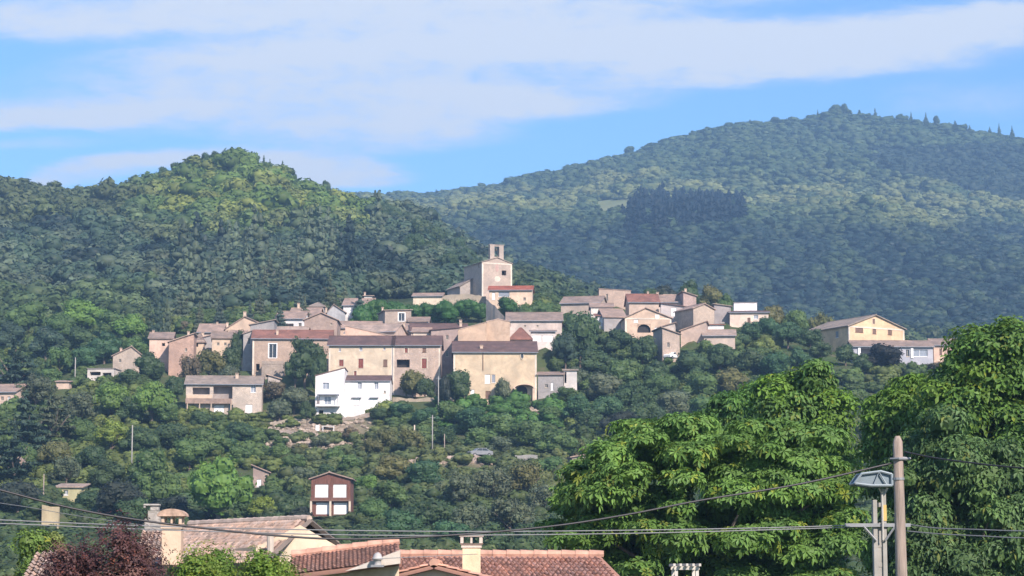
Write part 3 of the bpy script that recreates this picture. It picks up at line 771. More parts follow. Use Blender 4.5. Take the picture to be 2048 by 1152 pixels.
house('small red roofed house', 'small house with a steep red hipped roof beside the tan wall', 'house', 1021, 1062, 676, 710, 462, 7, 0, 'hip', 2.3, (0.52, 0.42, 0.38), T_RED, wins=[(1030, 684, 3, 5, 'dark'), (1042, 684, 3, 5, 'dark')])
house('garage building', 'low white garage building with two bright white doors', 'garage', 1062, 1111, 663, 694, 464, 7, 0, 'shedf', 0.9, (0.66, 0.60, 0.56), T_BROWN, wins=[(1074, 677, 18, 14, 'garage'), (1096, 677, 20, 14, 'garage')], name='garage')
house('long roofed barn', 'long barn with a plain brown roof below the church', 'barn', 1014, 1124, 641, 672, 488, 9, 0, 'side', 2.1, (0.58, 0.48, 0.42), T_BROWN, wins=[(1050, 652, 4, 4, 'dark'), (1075, 652, 4, 4, 'dark')], name='barn')
house('presbytery', 'small pale house with a bright red roof at the foot of the church', 'house', 978, 1064, 580, 608, 519, 6, -3, 'side', 1.1, (0.66, 0.50, 0.37), (0.42, 0.12, 0.07),
      wins=[(987, 592, 6, 14, 'white'), (1008, 588, 22, 10, 'shut'), (1049, 598, 5, 6, 'dark')], name='village_house')
# church
rt, g_ = house('church', 'tall stone church with an open bell gable on its roof ridge', 'church', 964, 1024, 526, 606, 530, 11, 24, 'gable', 1.25, (0.52, 0.41, 0.33), T_GREY, k=994,
      wins=[(1008, 545, 9, 10, 'cave')], side=[(9, 8.5, 0.5, 1.2, 'dark')], kind='stone', pale_edge=(0.70, 0.60, 0.49), name='church', over=0.22)
bw = g_['w']
mb = MB(); z0 = g_['h'] + 0.6; z1 = at(994, 490, 530).z - g_['b0'].z
mb.box(-1.75, -0.62, 0.1, 1.15, z0, z1); mb.box(0.62, 1.75, 0.1, 1.15, z0, z1); mb.box(-0.62, 0.62, 0.1, 1.15, z0, z0 + 0.9)
mb.box(-0.62, 0.62, 0.12, 1.13, z1 - 0.35, z1 - 0.02); mb.box(-1.9, -0.55, 0.0, 1.25, z1, z1 + 0.12); mb.box(0.55, 1.9, 0.0, 1.25, z1, z1 + 0.12); mb.box(-0.55, 0.55, 0.0, 1.25, z1 - 0.01, z1 + 0.1)
bg_ = mb.build('bell_gable', wall_mat((0.50, 0.41, 0.34), 'stone'), rt)
mb = MB(); mb.lathe([(0.01, z1 - 0.6), (0.12, z1 - 0.62), (0.2, z1 - 0.8), (0.24, z1 - 1.15), (0.36, z1 - 1.35), (0.34, z1 - 1.36)], 0, 0.62, 14); mb.build('bell', plain('bronze', (0.12, 0.09, 0.06), 0.4, 0.8), bg_)
mb = MB(); zc_ = g_['lz'](558); mb.quad(*[(0.1 + 0.78 * math.cos(2 * math.pi * i / 18), -0.03, zc_ + 0.7 * math.sin(2 * math.pi * i / 18)) for i in range(18)]); mb.build('round_plaster_panel', wall_mat((0.72, 0.62, 0.50)), rt)
mb = MB(); zc_ = g_['lz'](536); mb.quad(*[(0.0 + 0.42 * math.cos(2 * math.pi * i / 16), -0.03, zc_ + 0.95 * math.sin(2 * math.pi * i / 16)) for i in range(16)]); mb.build('walled_up_window', wall_mat((0.50, 0.33, 0.28)), rt)
house('church wing', 'low grey stone wing sloping down from the left side of the church', 'church wing', 920, 946, 573, 606, 533, 8, 24, 'shedr', 2.0, (0.44, 0.38, 0.33), T_GREY, kind='stone', name='church_wing')
house('low cream house', 'low cream house almost hidden behind the clipped hedge trees', 'house', 826, 884, 592, 606, 533, 5, -5, 'side', 0.8, (0.66, 0.55, 0.42), T_PINK)
# --- right group
house('walled-arch house', 'pale stone house with a walled-up arch on top of the right hill', 'house', 1198, 1262, 582, 612, 520, 8, 0, 'shedl', 0.45, (0.54, 0.40, 0.31), T_BROWN, kind='stone', over=0.1, wins=[(1214, 595, 4, 14, 'dark')])
house('long brown roof right', 'long low house with a brown roof left of the walled-up arch', 'house', 1122, 1200, 606, 630, 506, 10, -12, 'side', 1.9, (0.46, 0.37, 0.30), T_BROWN)
house('white walled terrace house', 'low white walled house with two stacked roofs beside the dark tree', 'house', 1182, 1226, 614, 640, 498, 6, 0, 'side', 1.0, (0.70, 0.62, 0.55), T_PINK)
house('little red lean-to', 'little red roofed lean-to under the white walled house', 'lean-to', 1192, 1232, 632, 655, 488, 5, 0, 'shedf', 0.9, (0.55, 0.52, 0.53), T_RED, wins=[(1206, 640, 12, 9, 'white')])
house('gabled house with arch', 'wide gabled house with a big ivy-filled arch in its ground floor', 'house', 1250, 1343, 636, 667, 480, 10, 4, 'gable', 2.1, (0.58, 0.43, 0.32), T_PINK, k=1292,
      wins=[(1288, 657, 27, 17, 'arch'), (1272, 640, 9, 11, 'white'), (1315, 634, 8, 9, 'white'), (1314, 661, 10, 12, 'white')], pale_edge=(0.70, 0.60, 0.49), name='gabled_house')
house('grey side wing', 'grey side wing with a brown roof left of the wide gabled house', 'house', 1208, 1251, 634, 664, 487, 9, 8, 'side', 2.1, GREYW, T_PINK)
house('red roofed house', 'upper house with a bright red roof behind the gabled house', 'house', 1258, 1318, 604, 630, 505, 8, 3, 'side', 2.1, (0.56, 0.43, 0.34), T_RED, chim=[(1301, 580, 4, 0.6)])
house('dark roofed upper house', 'upper house with a dark pink roof and two tall chimneys', 'house', 1316, 1372, 604, 630, 508, 8, 0, 'side', 1.9, (0.6, 0.52, 0.47), T_PINK, chim=[(1310 + 8, 579, 6, 0.6), (1363, 590, 4, 0.3)])
house('pink gable with chimney', 'pinkish stone gable with a tall chimney at the right end of the upper roofs', 'house', 1367, 1393, 592, 640, 506, 8, 6, 'shedl', 0.9, (0.48, 0.35, 0.30), T_BROWN, kind='stone', chim=[(1374, 577, 5, 0.2)])
house('house with white window', 'whitish house with one tall white window among the right roofs', 'house', 1322, 1370, 614, 650, 497, 7, -3, 'shedl', 0.8, (0.56, 0.49, 0.46), T_DARK, wins=[(1348, 624, 11, 17, 'white')])
house('rounded gable house', 'brown stone house with a low rounded gable and grey left side', 'house', 1386, 1430, 618, 656, 488, 8, 26, 'gable', 1.1, (0.52, 0.41, 0.32), T_PINK, k=1409, kind='stone')
house('grey wall house', 'plain grey house wall between the rounded gable and the white house', 'house', 1429, 1462, 613, 645, 496, 7, 0, 'shedl', 0.5, (0.34, 0.30, 0.29), T_GREY)
house('white modern house', 'modern house with peach front and dark red roof at the right end of the hill', 'house', 1460, 1537, 625, 646, 494, 5, -3, 'shedf', 0.8, (0.72, 0.58, 0.47), T_DARK, wins=[(1498, 640, 6, 9, 'brown'), (1512, 634, 9, 8, 'pale')])
house('white top storey', 'boxy white top storey rising behind the modern peach house', 'house', 1468, 1514, 606, 624, 502, 5, -3, 'flat', 0.2, WHITEW, (0.4, 0.38, 0.36))
house('lower pink roofs', 'house with a broad pink roof below the rounded gable house', 'house', 1362, 1412, 661, 682, 470, 9, -8, 'shedr', 1.8, (0.50, 0.38, 0.31), T_PINK)
house('white strip house', 'low house with a white wall strip above the long pink roof', 'house', 1410, 1448, 650, 664, 480, 5, 0, 'shedf', 0.6, WHITEW, T_RED)
house('long pink roof right', 'low house with a long pink roof at the edge of the right trees', 'house', 1408, 1470, 671, 684, 468, 7, -4, 'side', 1.4, (0.52, 0.42, 0.35), T_PALE)
rt, g_ = house('garage house', 'narrow stone house with a dark open garage below it', 'house', 1325, 1360, 668, 722, 458, 8, 10, 'shedl', 1.2, (0.50, 0.39, 0.31), T_BROWN, wins=[(1344, 713, 26, 8, 'cave'), (1337, 690, 5, 10, 'dark')], kind='stone')
# --- far right
rt, g_ = house('yellow farmhouse', 'large yellow farmhouse with three brown shuttered windows in its gable', 'farmhouse', 1693, 1815, 655, 700, 482, 17, 28, 'gable', 2.6, (0.70, 0.50, 0.31), T_GREY, k=1751,
      wins=[(1716, 662, 17, 10, 'brown'), (1749, 663, 8, 10, 'brown'), (1783, 663, 9, 10, 'brown'), (1748, 643, 5, 10, 'brown')],
      side=[(3.0, 2.6, 0.9, 1.0, 'dark'), (6.5, 2.5, 0.7, 0.9, 'dark'), (12.8, 2.7, 1.1, 1.4, 'shut')], pale_edge=(0.70, 0.60, 0.49), name='farmhouse', over=0.45)
rt, g_ = house('grey annex', 'long grey annex with a brown roof and bluish bay in front of the farmhouse', 'annex', 1706, 1867, 693, 726, 468, 7, 2, 'side', 1.4, (0.42, 0.42, 0.46), T_BROWN,
      wins=[(1742, 703, 44, 14, 'open'), (1840, 706, 32, 14, 'pale'), (1816, 706, 7, 14, 'dark')], name='annex')
mb = MB(); mb.box(g_['lx'](1716), g_['lx'](1721), -0.25, -0.01, g_['lz'](712), g_['lz'](694)); mb.box(g_['lx'](1822), g_['lx'](1827), -0.2, -0.01, g_['lz'](716), g_['lz'](694)); mb.build('column', WHITE, rt)
house('peach end house', 'peach house with a brown roof at the far right beside the big leafy tree', 'house', 1868, 1925, 690, 732, 470, 8, 2, 'side', 1.5, (0.62, 0.44, 0.34), T_BROWN, wins=[(1882, 704, 5, 11, 'brown'), (1897, 702, 6, 8, 'brown'), (1899, 716, 5, 12, 'door')])
# --- isolated small ones
house('hillside ruin', 'tiny pale ruin alone in the wood on the left hill', 'ruin', 113, 137, 603, 614, 630, 5, 10, 'gable', 0.9, (0.50, 0.40, 0.32), T_PINK, k=122, name='ruin', seat=False)
house('roadside hut', 'small pinkish hut roof in the trees above the round green trees', 'hut', 112, 138, 764, 775, 440, 4, 0, 'shedf', 0.5, PINK, T_PINK, name='hut')
house('stone shed', 'small stone shed with a white door on the terraced slope', 'shed', 506, 537, 945, 977, 352, 4, 6, 'shedl', 1.0, (0.40, 0.30, 0.25), T_BROWN, wins=[(518, 966, 9, 15, 'white')], kind='stone', name='shed')
house('ochre hut', 'little ochre garden hut with a rounded top in the left trees', 'hut', 28, 43, 923, 962, 350, 2.5, 0, 'hip', 0.7, (0.50, 0.30, 0.20), T_BROWN, wins=[(36, 935, 10, 7, 'white')], name='hut')
house('yellowish garden wall house', 'small yellowish garden house in the left trees with a bluish window', 'house', 112, 162, 975, 1003, 335, 5, 0, 'shedf', 0.6, (0.46, 0.42, 0.24), T_PALE, wins=[(131, 985, 9, 10, 'pale')], name='garden_house')
house('ruined stone hut', 'ruined stone hut beside the big foreground tree', 'hut', 1144, 1188, 915, 948, 362, 4, 8, 'shedr', 0.6, (0.42, 0.33, 0.28), T_PINK, wins=[(1158, 935, 8, 18, 'cave')], kind='stone', name='hut')
# brown chalet
rt, g_ = house('brown chalet', 'small brown wooden chalet with white balcony windows standing among the trees', 'chalet', 622, 700, 958, 1034, 318, 6.5, 0, 'gable', 0.85, (0.17, 0.075, 0.055), T_BROWN, k=658,
      wins=[(643, 982, 27, 27, 'garage'), (679, 982, 27, 27, 'garage'), (646, 1017, 28, 24, 'garage'), (681, 1017, 28, 24, 'garage')], kind='wood', name='chalet', over=0.35)
mb = MB(); mb.box(-g_['hw'] - 0.1, g_['hw'] + 0.1, -0.6, -0.01, g_['lz'](1002.5), g_['lz'](1000)); mb.build('balcony', BROWNP, rt)
mb = MB()
for i in range(24):
    x = -g_['hw'] + g_['w'] * i / 23; mb.box(x - .02, x + .02, -.58, -.55, g_['lz'](1000), g_['lz'](1000) + 0.25)
mb.box(-g_['hw'] - 0.1, g_['hw'] + 0.1, -.6, -.54, g_['lz'](1000) + 0.25, g_['lz'](1000) + 0.3)
mb.build('railing', BROWNP, rt)
for x in (-g_['hw'] + 0.05, 0.0, g_['hw'] - 0.05):
    mb = MB(); mb.box(x - .14, x + .14, -.56, -0.32, -0.4, g_['lz'](1002.5)); mb.build('balcony_post', CREAMP, rt)
# retaining walls on the slope
def stone_wall(label, pts, Y, hpx, mat=STONE, thick=0.7, name='stone_wall', cat='wall'):
    """pts: [(px, py of top)], hpx its height in photo pixels"""
    P = [at(px, py, Y if not hasattr(Y, '__len__') else Y[i]) for i, (px, py) in enumerate(pts)]
    hs = [hpx * p.y / F for p in P]
    base = P[0].copy(); base.z -= hs[0]
    root = empty(name, base)
    tag(root, label, cat)
    mb = MB(); rnd = random.Random(int(pts[0][0]))
    fine = []
    for i in range(len(P) - 1):
        n = max(2, int((P[i + 1] - P[i]).length / 0.8))
        for k in range(n):
            t = k / n; fine.append((P[i].lerp(P[i + 1], t), hs[i] * (1 - t) + hs[i + 1] * t))
    fine.append((P[-1], hs[-1]))
    prev = None
    for p, hh in fine:
        top = p - base; top.z += rnd.uniform(-0.16, 0.12)
        cur = [Vector((top.x, top.y + rnd.uniform(-.06, .06), top.z - hh - 3)), Vector((top.x, top.y + rnd.uniform(-.06, .06), top.z)), Vector((top.x, top.y + thick, top.z)), Vector((top.x, top.y + thick, top.z - hh - 3))]
        if prev is not None:
            for a_, b_ in ((0, 1), (1, 2), (2, 3)): mb.quad(prev[a_], cur[a_], cur[b_], prev[b_])
        else: mb.quad(*cur)
        prev = cur
    mb.quad(*reversed(prev))
    mb.build('masonry', mat, root)
    if P[0].y < 440:
        for p, hh in fine[::3]:
            SEATS.append((p.x, p.y + 4.2, p.z - 0.1, 3.4)); SEATS.append((p.x, p.y - 2.2, p.z - hh - .1, 2.6))
    return root
TANW = wall_mat((0.42, 0.35, 0.26), 'stone')
stone_wall('tan retaining wall below the garden of the white house', [(540, 845), (575, 838), (628, 836)], 420, 16, TANW)
stone_wall('rubble wall under the bright white house', [(628, 836), (700, 834), (745, 822), (800, 800)], 422, 14)
stone_wall('long broken terrace wall crossing the dry slope', [(548, 858), (600, 864), (660, 880), (738, 878)], 408, 13)
stone_wall('lowest terrace wall above the stone shed', [(508, 912), (560, 914), (640, 912), (690, 915)], 385, 18)
stone_wall('curved rock wall left of the stone shed', [(503, 918), (512, 935)], 372, 22)
stone_wall('pale ramp wall climbing beside the clipped hedge trees', [(972, 598), (990, 612), (1012, 636)], [497, 494, 491], 34, wall_mat((0.50, 0.40, 0.33)))
stone_wall('pale churchyard wall left of the church', [(888, 590), (930, 588), (972, 592)], 524, 8, TANW)
stone_wall('low pink garden wall with rubble right of the slope poles', [(895, 912), (940, 908), (985, 915)], 372, 14, wall_mat((0.46, 0.36, 0.30), 'stone'))
stone_wall('small grey terrace wall among the middle bushes', [(1030, 912), (1075, 909)], 370, 20, wall_mat((0.38, 0.36, 0.32), 'stone'))
stone_wall('garden wall around the pink house front', [(785, 795), (830, 797), (905, 792)], 436, 12, TANW)
stone_wall('tall yellowish garden wall behind the dark left bush', [(84, 1010), (118, 1012)], 300, 48, wall_mat((0.42, 0.35, 0.22)))
house('pink lean-to', 'low pink lean-to squeezed between the white loggia house and the red roof', 'lean-to', 552, 612, 664, 690, 468, 5, -6, 'side', 1.2, (0.56, 0.45, 0.37), T_PALE, name='village_house')
house('grey roofed cottage', 'small grey roofed cottage between the sand coloured gable and the grey stone house', 'cottage', 424, 462, 676, 712, 466, 6, 6, 'side', 1.4, SAND, T_BROWN, name='cottage', wins=[(436, 688, 5, 6, 'dark'), (450, 688, 5, 6, 'dark')])
house('tan joining house', 'plain tan house wall joining the sand gable to the grey shaded side', 'house', 460, 490, 669, 706, 471, 6, 3, 'side', 1.0, (0.56, 0.45, 0.36), T_PINK, name='village_house', wins=[(468, 680, 4, 6, 'dark'), (480, 680, 4, 6, 'red')])
house('terrace store', 'small stone store under the terrace left of the white house', 'shed', 536, 560, 758, 778, 436, 4, 8, 'shedl', 0.7, (0.52, 0.44, 0.37), T_PALE, kind='stone', name='shed', wins=[(548, 768, 6, 9, 'cave')])
house('red roofed link', 'low red roofed house between the blank stone gable and the left hedge trees', 'house', 640, 694, 657, 680, 490, 7, -3, 'side', 1.3, PINK, T_RED, name='village_house', wins=[(680, 664, 4, 5, 'dark')])
house('small tan roof right', 'small tan roofed house tucked behind the white window house', 'house', 1335, 1372, 600, 620, 513, 6, 8, 'side', 1.4, SAND, T_PALE, name='village_house')
house('grey wall cottage', 'grey cottage with a tan roof between the wide gable and the garage house', 'cottage', 1318, 1350, 655, 690, 466, 5, -6, 'shedr', 0.9, (0.54, 0.46, 0.39), T_BROWN, name='cottage', wins=[(1334, 664, 4, 6, 'dark')])
house('small grey house', 'small grey stone house at the top of the left village edge', 'house', 500, 548, 650, 690, 474, 6, 0, 'shedr', 1.0, GREYW, T_GREY, name='village_house', kind='stone')
level_terrain()
level_terrain()

# ---- ground meshes
def ground_mat(name, a, b, c, scale):
    m, t, p, o = new_mat(name)
    geo = t.new('ShaderNodeNewGeometry'); g = geo.outputs['Position']
    n1_ = t.noise(g, scale, 6, 0.6, 0.3); n2_ = t.noise(g, scale * 8, 5, 0.65)
    c1 = t.mix(t.math('MULTIPLY', t.math('SUBTRACT', n1_, 0.4), 4.0, clamp=True), a, b)
    c2 = t.mix(t.math('MULTIPLY', t.math('SUBTRACT', n2_, 0.52), 5.0, clamp=True), c1, c)
    if name == 'grassy_slope':
        at_ = t.new('ShaderNodeAttribute', attribute_name='tint'); sp = t.new('ShaderNodeSeparateColor'); t.l.new(at_.outputs['Color'], sp.inputs[0])
        n3_ = t.noise(g, 1.2, 5, 0.7)
        c2 = t.mix(sp.outputs[0], c2, t.ramp(n3_, [(0.3, (0.17, 0.135, 0.10)), (0.7, (0.36, 0.29, 0.22))]))
    t.l.new(c2, p.inputs['Base Color']); p.inputs['Roughness'].default_value = 1.0
    p.inputs['Specular IOR Level'].default_value = 0.1
    bp = t.new('ShaderNodeBump'); bp.inputs['Distance'].default_value = 0.4; t.l.new(n2_, bp.inputs['Height']); t.l.new(bp.outputs[0], p.inputs['Normal'])
    return m
SLOPEM = ground_mat('grassy_slope', (0.050, 0.080, 0.028), (0.075, 0.092, 0.04), (0.13, 0.11, 0.07), 0.05)
HILLM = ground_mat('wood_floor', (0.035, 0.052, 0.022), (0.05, 0.07, 0.03), (0.06, 0.06, 0.035), 0.02)
MOUNTM = ground_mat('mountain_floor', (0.045, 0.065, 0.030), (0.07, 0.09, 0.04), (0.09, 0.10, 0.05), 0.008)
MEADOW = ground_mat('meadow_grass', (0.16, 0.19, 0.08), (0.19, 0.21, 0.10), (0.22, 0.21, 0.12), 0.02)
def dryness(x, y, z):
    px, py = to_px((x, y, z)); n = mnoise.noise(Vector((x / 6, y / 9, 3.3))) * 0.5 + mnoise.noise(Vector((x / 2.2, y / 3, 1.3))) * 0.4
    if not (120 < y < 445): return 0.0
    a = 1 - max(abs(px - 640) / 125, abs(py - 868) / 40) ** 2 - 0.15
    b = 1 - max(abs(px - 930) / 120, abs(py - 915) / 16) ** 2
    c = 1 - max(abs(px - 1060) / 26, abs(py - 825) / 22) ** 2
    return min(1.0, max(0.0, max(a, b, c) * 1.5 + n))
def grid_mesh(name, rows, mat, extra=None):
    V = []; ny = len(rows); nx = len(QS)
    if extra: V += extra
    for i in rows:
        V += [(XG[i, j], YS[i], ZG[i, j]) for j in range(nx)]
    ny = len(V) // nx
    V = np.array(V, np.float32)
    idx = np.arange(ny * nx).reshape(ny, nx)
    Q = np.stack([idx[:-1, :-1].ravel(), idx[:-1, 1:].ravel(), idx[1:, 1:].ravel(), idx[1:, :-1].ravel()], 1)
    tn = None
    if extra:
        tn = np.array([(dryness(*p), 0, 0) if p[1] > 300 else (0, 0, 0) for p in V.tolist()])
    me = mesh_np(name, V, Q, mat, tn, smooth=True)
    o = bpy.data.objects.new(name, me); COL.objects.link(o)
    return tag(o, kind='structure')
i1 = int(np.searchsorted(YS, 590)); i2 = int(np.searchsorted(YS, 1120))
near = []
for yy in (-400, -60, 0, 60, 120, 160):
    near += [((q - 1024) / F * 170 * (3 if yy < 0 else 1.0), yy, 0.0) for q in QS]
grid_mesh('ground', range(0, i1 + 1), SLOPEM, near)
grid_mesh('hill', range(i1, i2 + 1), HILLM)
mo = grid_mesh('mountain', range(i2, len(YS)), MOUNTM)
# ------------------------------------------------------------------ foliage
CUBE = None
def cube_sphere():
    """24-quad sphere"""
    V = []; Q = []
    idx = {}
    def vid(p):
        l = math.sqrt(sum(c * c for c in p)); k = tuple(round(c / l, 5) for c in p)
        if k not in idx: idx[k] = len(V); V.append(k)
        return idx[k]
    for ax in range(3):
        for s in (-1, 1):
            for i in range(2):
                for j in range(2):
                    c = []
                    for (a, b) in ((i, j), (i + 1, j), (i + 1, j + 1), (i, j + 1)):
                        p = [0, 0, 0]; p[ax] = s; p[(ax + 1) % 3] = -1 + a; p[(ax + 2) % 3] = (-1 + b) * s
                        c.append(vid(p))
                    Q.append(c)
    return np.array(V), np.array(Q)
CSV, CSQ = cube_sphere()

def nrm(a): return a / np.maximum(np.linalg.norm(a, axis=-1, keepdims=True), 1e-9)

def leaf_quads(rng, P, N, size, aspect=0.6, droop=0.0, jitter=0.7):
    """one rhombic leaf spray at each point"""
    n = len(P)
    N = nrm(N + jitter * rng.normal(size=(n, 3)))
    T = rng.normal(size=(n, 3)); T[:, 2] -= droop
    T = nrm(T - N * np.sum(T * N, 1, keepdims=True))
    B = np.cross(N, T)
    s = size * rng.uniform(0.6, 1.4, (n, 1)) if np.isscalar(size) else size[:, None] * rng.uniform(0.7, 1.3, (n, 1))
    V = np.stack([P - T * s * .5, P + B * s * aspect * .5 + N * s * .08, P + T * s * .5, P - B * s * aspect * .5 + N * s * .08], 1)
    return V.reshape(-1, 3), np.arange(n * 4).reshape(n, 4)

def crown(seed, lobes, nq, leaf, core=0.78, tintvar=0.18, jitter=0.45, aspect=0.65, droop=0.0, up=0.25, colvar=None):
    """lobes: (n,5) cx,cy,cz,rxy,rz in crown units"""
    rng = np.random.default_rng(seed)
    L = np.asarray(lobes, float); w_ = L[:, 3] * (L[:, 3] + L[:, 4]); w_ /= w_.sum()
    li = rng.choice(len(L), nq, p=w_)
    D = nrm(rng.normal(size=(nq, 3)) + np.array([0, 0, up]))
    rad = np.stack([L[li, 3], L[li, 3], L[li, 4]], 1)
    P = L[li, :3] + D * rad * rng.uniform(0.80, 1.10, (nq, 1))
    Nn = nrm(D / rad * rad.mean())
    V, Q = leaf_quads(rng, P, Nn, leaf, aspect, droop, jitter)
    lt = rng.uniform(1 - tintvar, 1 + tintvar, len(L))
    hue = rng.uniform(-0.06, 0.06, len(L))
    t = np.repeat(lt[li] * rng.uniform(0.85, 1.15, nq), 4)
    hv = np.repeat(hue[li], 4)
    tint = np.stack([t * (1 + hv), t, t * (1 - hv)], 1)
    if core > 0:
        n = len(L)
        CV = L[:, None, :3] + CSV[None] * np.stack([L[:, 3], L[:, 3], L[:, 4]], 1)[:, None] * core
        CQ = CSQ[None] + (np.arange(n) * len(CSV))[:, None, None] + len(V)
        ct = np.repeat(lt * 0.9, len(CSV))
        V = np.concatenate([V, CV.reshape(-1, 3)]); Q = np.concatenate([Q, CQ.reshape(-1, 4)])
        tint = np.concatenate([tint, np.stack([ct] * 3, 1)])
    return V, Q, tint

def lobes_round(seed, n, squat=1.0, lr=(0.13, 0.22), lo=0.2, width=1.0, irregular=0.12):
    rng = np.random.default_rng(seed)
    out_ = []
    for i in range(n):
        r = rng.uniform(*lr)
        d = nrm(rng.normal(size=3)[None])[0]
        if d[2] < -0.55: d[2] *= -0.6
        k = rng.uniform(0.55, 1.0) if i > n * 0.25 else rng.uniform(0.0, 0.5)
        rx = (0.5 - r) * width; rz = (1 - lo) / 2 - r * 0.8
        c = np.array([d[0] * rx, d[1] * rx, (1 + lo) / 2 + d[2] * rz]) * 1.0
        c[:2] *= k; c[2] = (1 + lo) / 2 + (c[2] - (1 + lo) / 2) * k
        c[:2] += rng.normal(size=2) * irregular * 0.3
        out_.append((*c, r, r * squat))
    return np.array(out_)

def lobes_conifer(seed, n_lv=9, per=6, lo=0.08, sharp=0.9, flat=0.3):
    rng = np.random.default_rng(seed); out_ = []
    for l in range(n_lv):
        z = lo + (1 - lo) * (l + 0.3) / n_lv
        R_ = 0.5 * (1 - (z - lo) / (1 - lo)) ** sharp + 0.02
        m = max(2, int(per * R_ / 0.4))
        a0 = rng.uniform(0, 6.28)
        for k in range(m):
            a = a0 + 6.283 * k / m + rng.uniform(-.3, .3); r = 0.30 * R_ + 0.035; rr = R_ - r * 0.9
            rr *= rng.uniform(0.75, 1.12)
            out_.append((rr * math.cos(a), rr * math.sin(a), z - 0.03 + rng.uniform(-.02, .02), r * 1.25, r * flat + 0.012))
        out_.append((0, 0, z, R_ * 0.45 + .02, 0.6 / n_lv))
    return np.array(out_)

def lobes_cedar(seed):
    rng = np.random.default_rng(seed); out_ = []
    for l in range(9):
        z = 0.15 + 0.8 * l / 8
        R_ = 0.5 * min(1, (1.05 - z) * 1.5)
        for k in range(5):
            a = rng.uniform(0, 6.28); rr = R_ * rng.uniform(0.3, 0.8)
            out_.append((rr * math.cos(a), rr * math.sin(a), z + rng.uniform(-.03, .03), R_ * rng.uniform(0.3, 0.5), 0.028))
    out_.append((0, 0, .5, .08, .4))
    return np.array(out_)

def lobes_column(seed):
    rng = np.random.default_rng(seed); out_ = []
    for l in range(16):
        z = 0.03 + 0.95 * l / 15
        R_ = 0.5 * math.sin(math.pi * min(1, 0.18 + 0.8 * z)) ** 0.6 * (1 if z < .7 else (1.03 - z) / 0.33)
        for k in range(3):
            a = rng.uniform(0, 6.28); out_.append((R_ * .45 * math.cos(a), R_ * .45 * math.sin(a), z, R_ * .55 + .01, 0.06))
    return np.array(out_)

def lobes_umbrella(seed):
    rng = np.random.default_rng(seed); out_ = []
    for i in range(34):
        a = rng.uniform(0, 6.28); rr = 0.40 * math.sqrt(rng.uniform(0, 1)); 
        out_.append((rr * math.cos(a), rr * math.sin(a), 0.86 - 0.9 * rr * rr * 1.6 + rng.uniform(-.05, .03), rng.uniform(.08, .14), 0.075))
    return np.array(out_)

def trunk_mesh(seed, spread=0.3, split=0.25, top=0.8, r=0.035, mat=BARK):
    rnd = random.Random(seed); mb = MB()
    mb.tube([(0, 0, -0.25), (rnd.uniform(-.02, .02), rnd.uniform(-.02, .02), split), (rnd.uniform(-.04, .04), rnd.uniform(-.04, .04), top)], [r, r * .75, r * .2], 6)
    for k in range(5):
        a = k * 1.257 + rnd.uniform(-.3, .3); z = split + rnd.uniform(-.03, .15)
        mb.tube([(0, 0, z), (spread * .5 * math.cos(a), spread * .5 * math.sin(a), z + .14), (spread * math.cos(a), spread * math.sin(a), z + .3)], [r * .5, r * .35, r * .12], 5)
    return mb

# prototypes: mesh pairs shared by every copied tree (crown units: width 1, height 1)
PROTO = {}
def proto(kind, variants, fn, nq, leaf, trunk=True, **kw):
    PROTO[kind] = []
    for v in range(variants):
        V, Q, t = crown(100 + v, fn(v + 11), nq, leaf, **kw)
        me = mesh_np('crown', V, Q, LEAF, t)
        tm = None
        if trunk:
            tb = trunk_mesh(v, mat=BARK); tm = bpy.data.meshes.new('trunk'); tm.from_pydata(tb.v, [], tb.f); tm.materials.append(BARK)
        PROTO[kind].append((me, tm))
proto('round', 6, lambda s: lobes_round(s, 38, 0.8, (0.13, 0.23), 0.05), 2600, 0.060)
proto('oak', 4, lambda s: lobes_round(s, 28, 0.85, (0.16, 0.26), -0.08), 2400, 0.060, core=0.85)
proto('bush', 4, lambda s: lobes_round(s, 18, 0.85, (0.17, 0.28), -0.05), 1500, 0.075, core=0.85)
proto('soft', 3, lambda s: lobes_round(s, 40, 1.0, (0.10, 0.20), 0.0, irregular=0.2), 2400, 0.055, core=0.6)
proto('conifer', 4, lambda s: lobes_conifer(s), 1800, 0.055, core=0.8, droop=0.6)
proto('cedar', 3, lobes_cedar, 2200, 0.065, core=0.75, up=0.5, jitter=0.45)
proto('column', 2, lobes_column, 900, 0.09, core=0.85)
proto('umbrella', 1, lobes_umbrella, 1800, 0.055, core=0.85)
proto('hedge', 3, lambda s: lobes_round(s, 26, 1.0, (0.18, 0.26), -0.1), 2600, 0.050, core=0.9, jitter=0.4)

C = {   # leaf colours: the kinds of tree differ
    'dark': (0.060, 0.103, 0.045), 'blue': (0.054, 0.090, 0.062), 'mid': (0.092, 0.158, 0.054), 'bright': (0.125, 0.225, 0.052),
    'lime': (0.211, 0.287, 0.055), 'olive': (0.144, 0.155, 0.062), 'grey': (0.111, 0.143, 0.087), 'brown': (0.149, 0.128, 0.084),
    'black': (0.040, 0.053, 0.041), 'teal': (0.062, 0.132, 0.062), 'hedge': (0.052, 0.135, 0.034), 'purple': (0.101, 0.034, 0.038),
}
WORD = {'dark': 'dark green', 'blue': 'blue-grey', 'mid': 'mid green', 'bright': 'bright green', 'lime': 'yellow-green', 'olive': 'olive', 'grey': 'grey-green',
        'brown': 'brownish', 'black': 'almost black', 'teal': 'deep green', 'hedge': 'clipped green'}
KWORD = {'round': 'leafy tree', 'oak': 'broad tree', 'bush': 'bush', 'soft': 'shrubby tree', 'conifer': 'conifer', 'cedar': 'layered cedar', 'column': 'cypress', 'umbrella': 'umbrella pine', 'hedge': 'hedge tree'}
CATW = {'bush': 'bush'}
TREES = []
rt_ = random.Random(5)
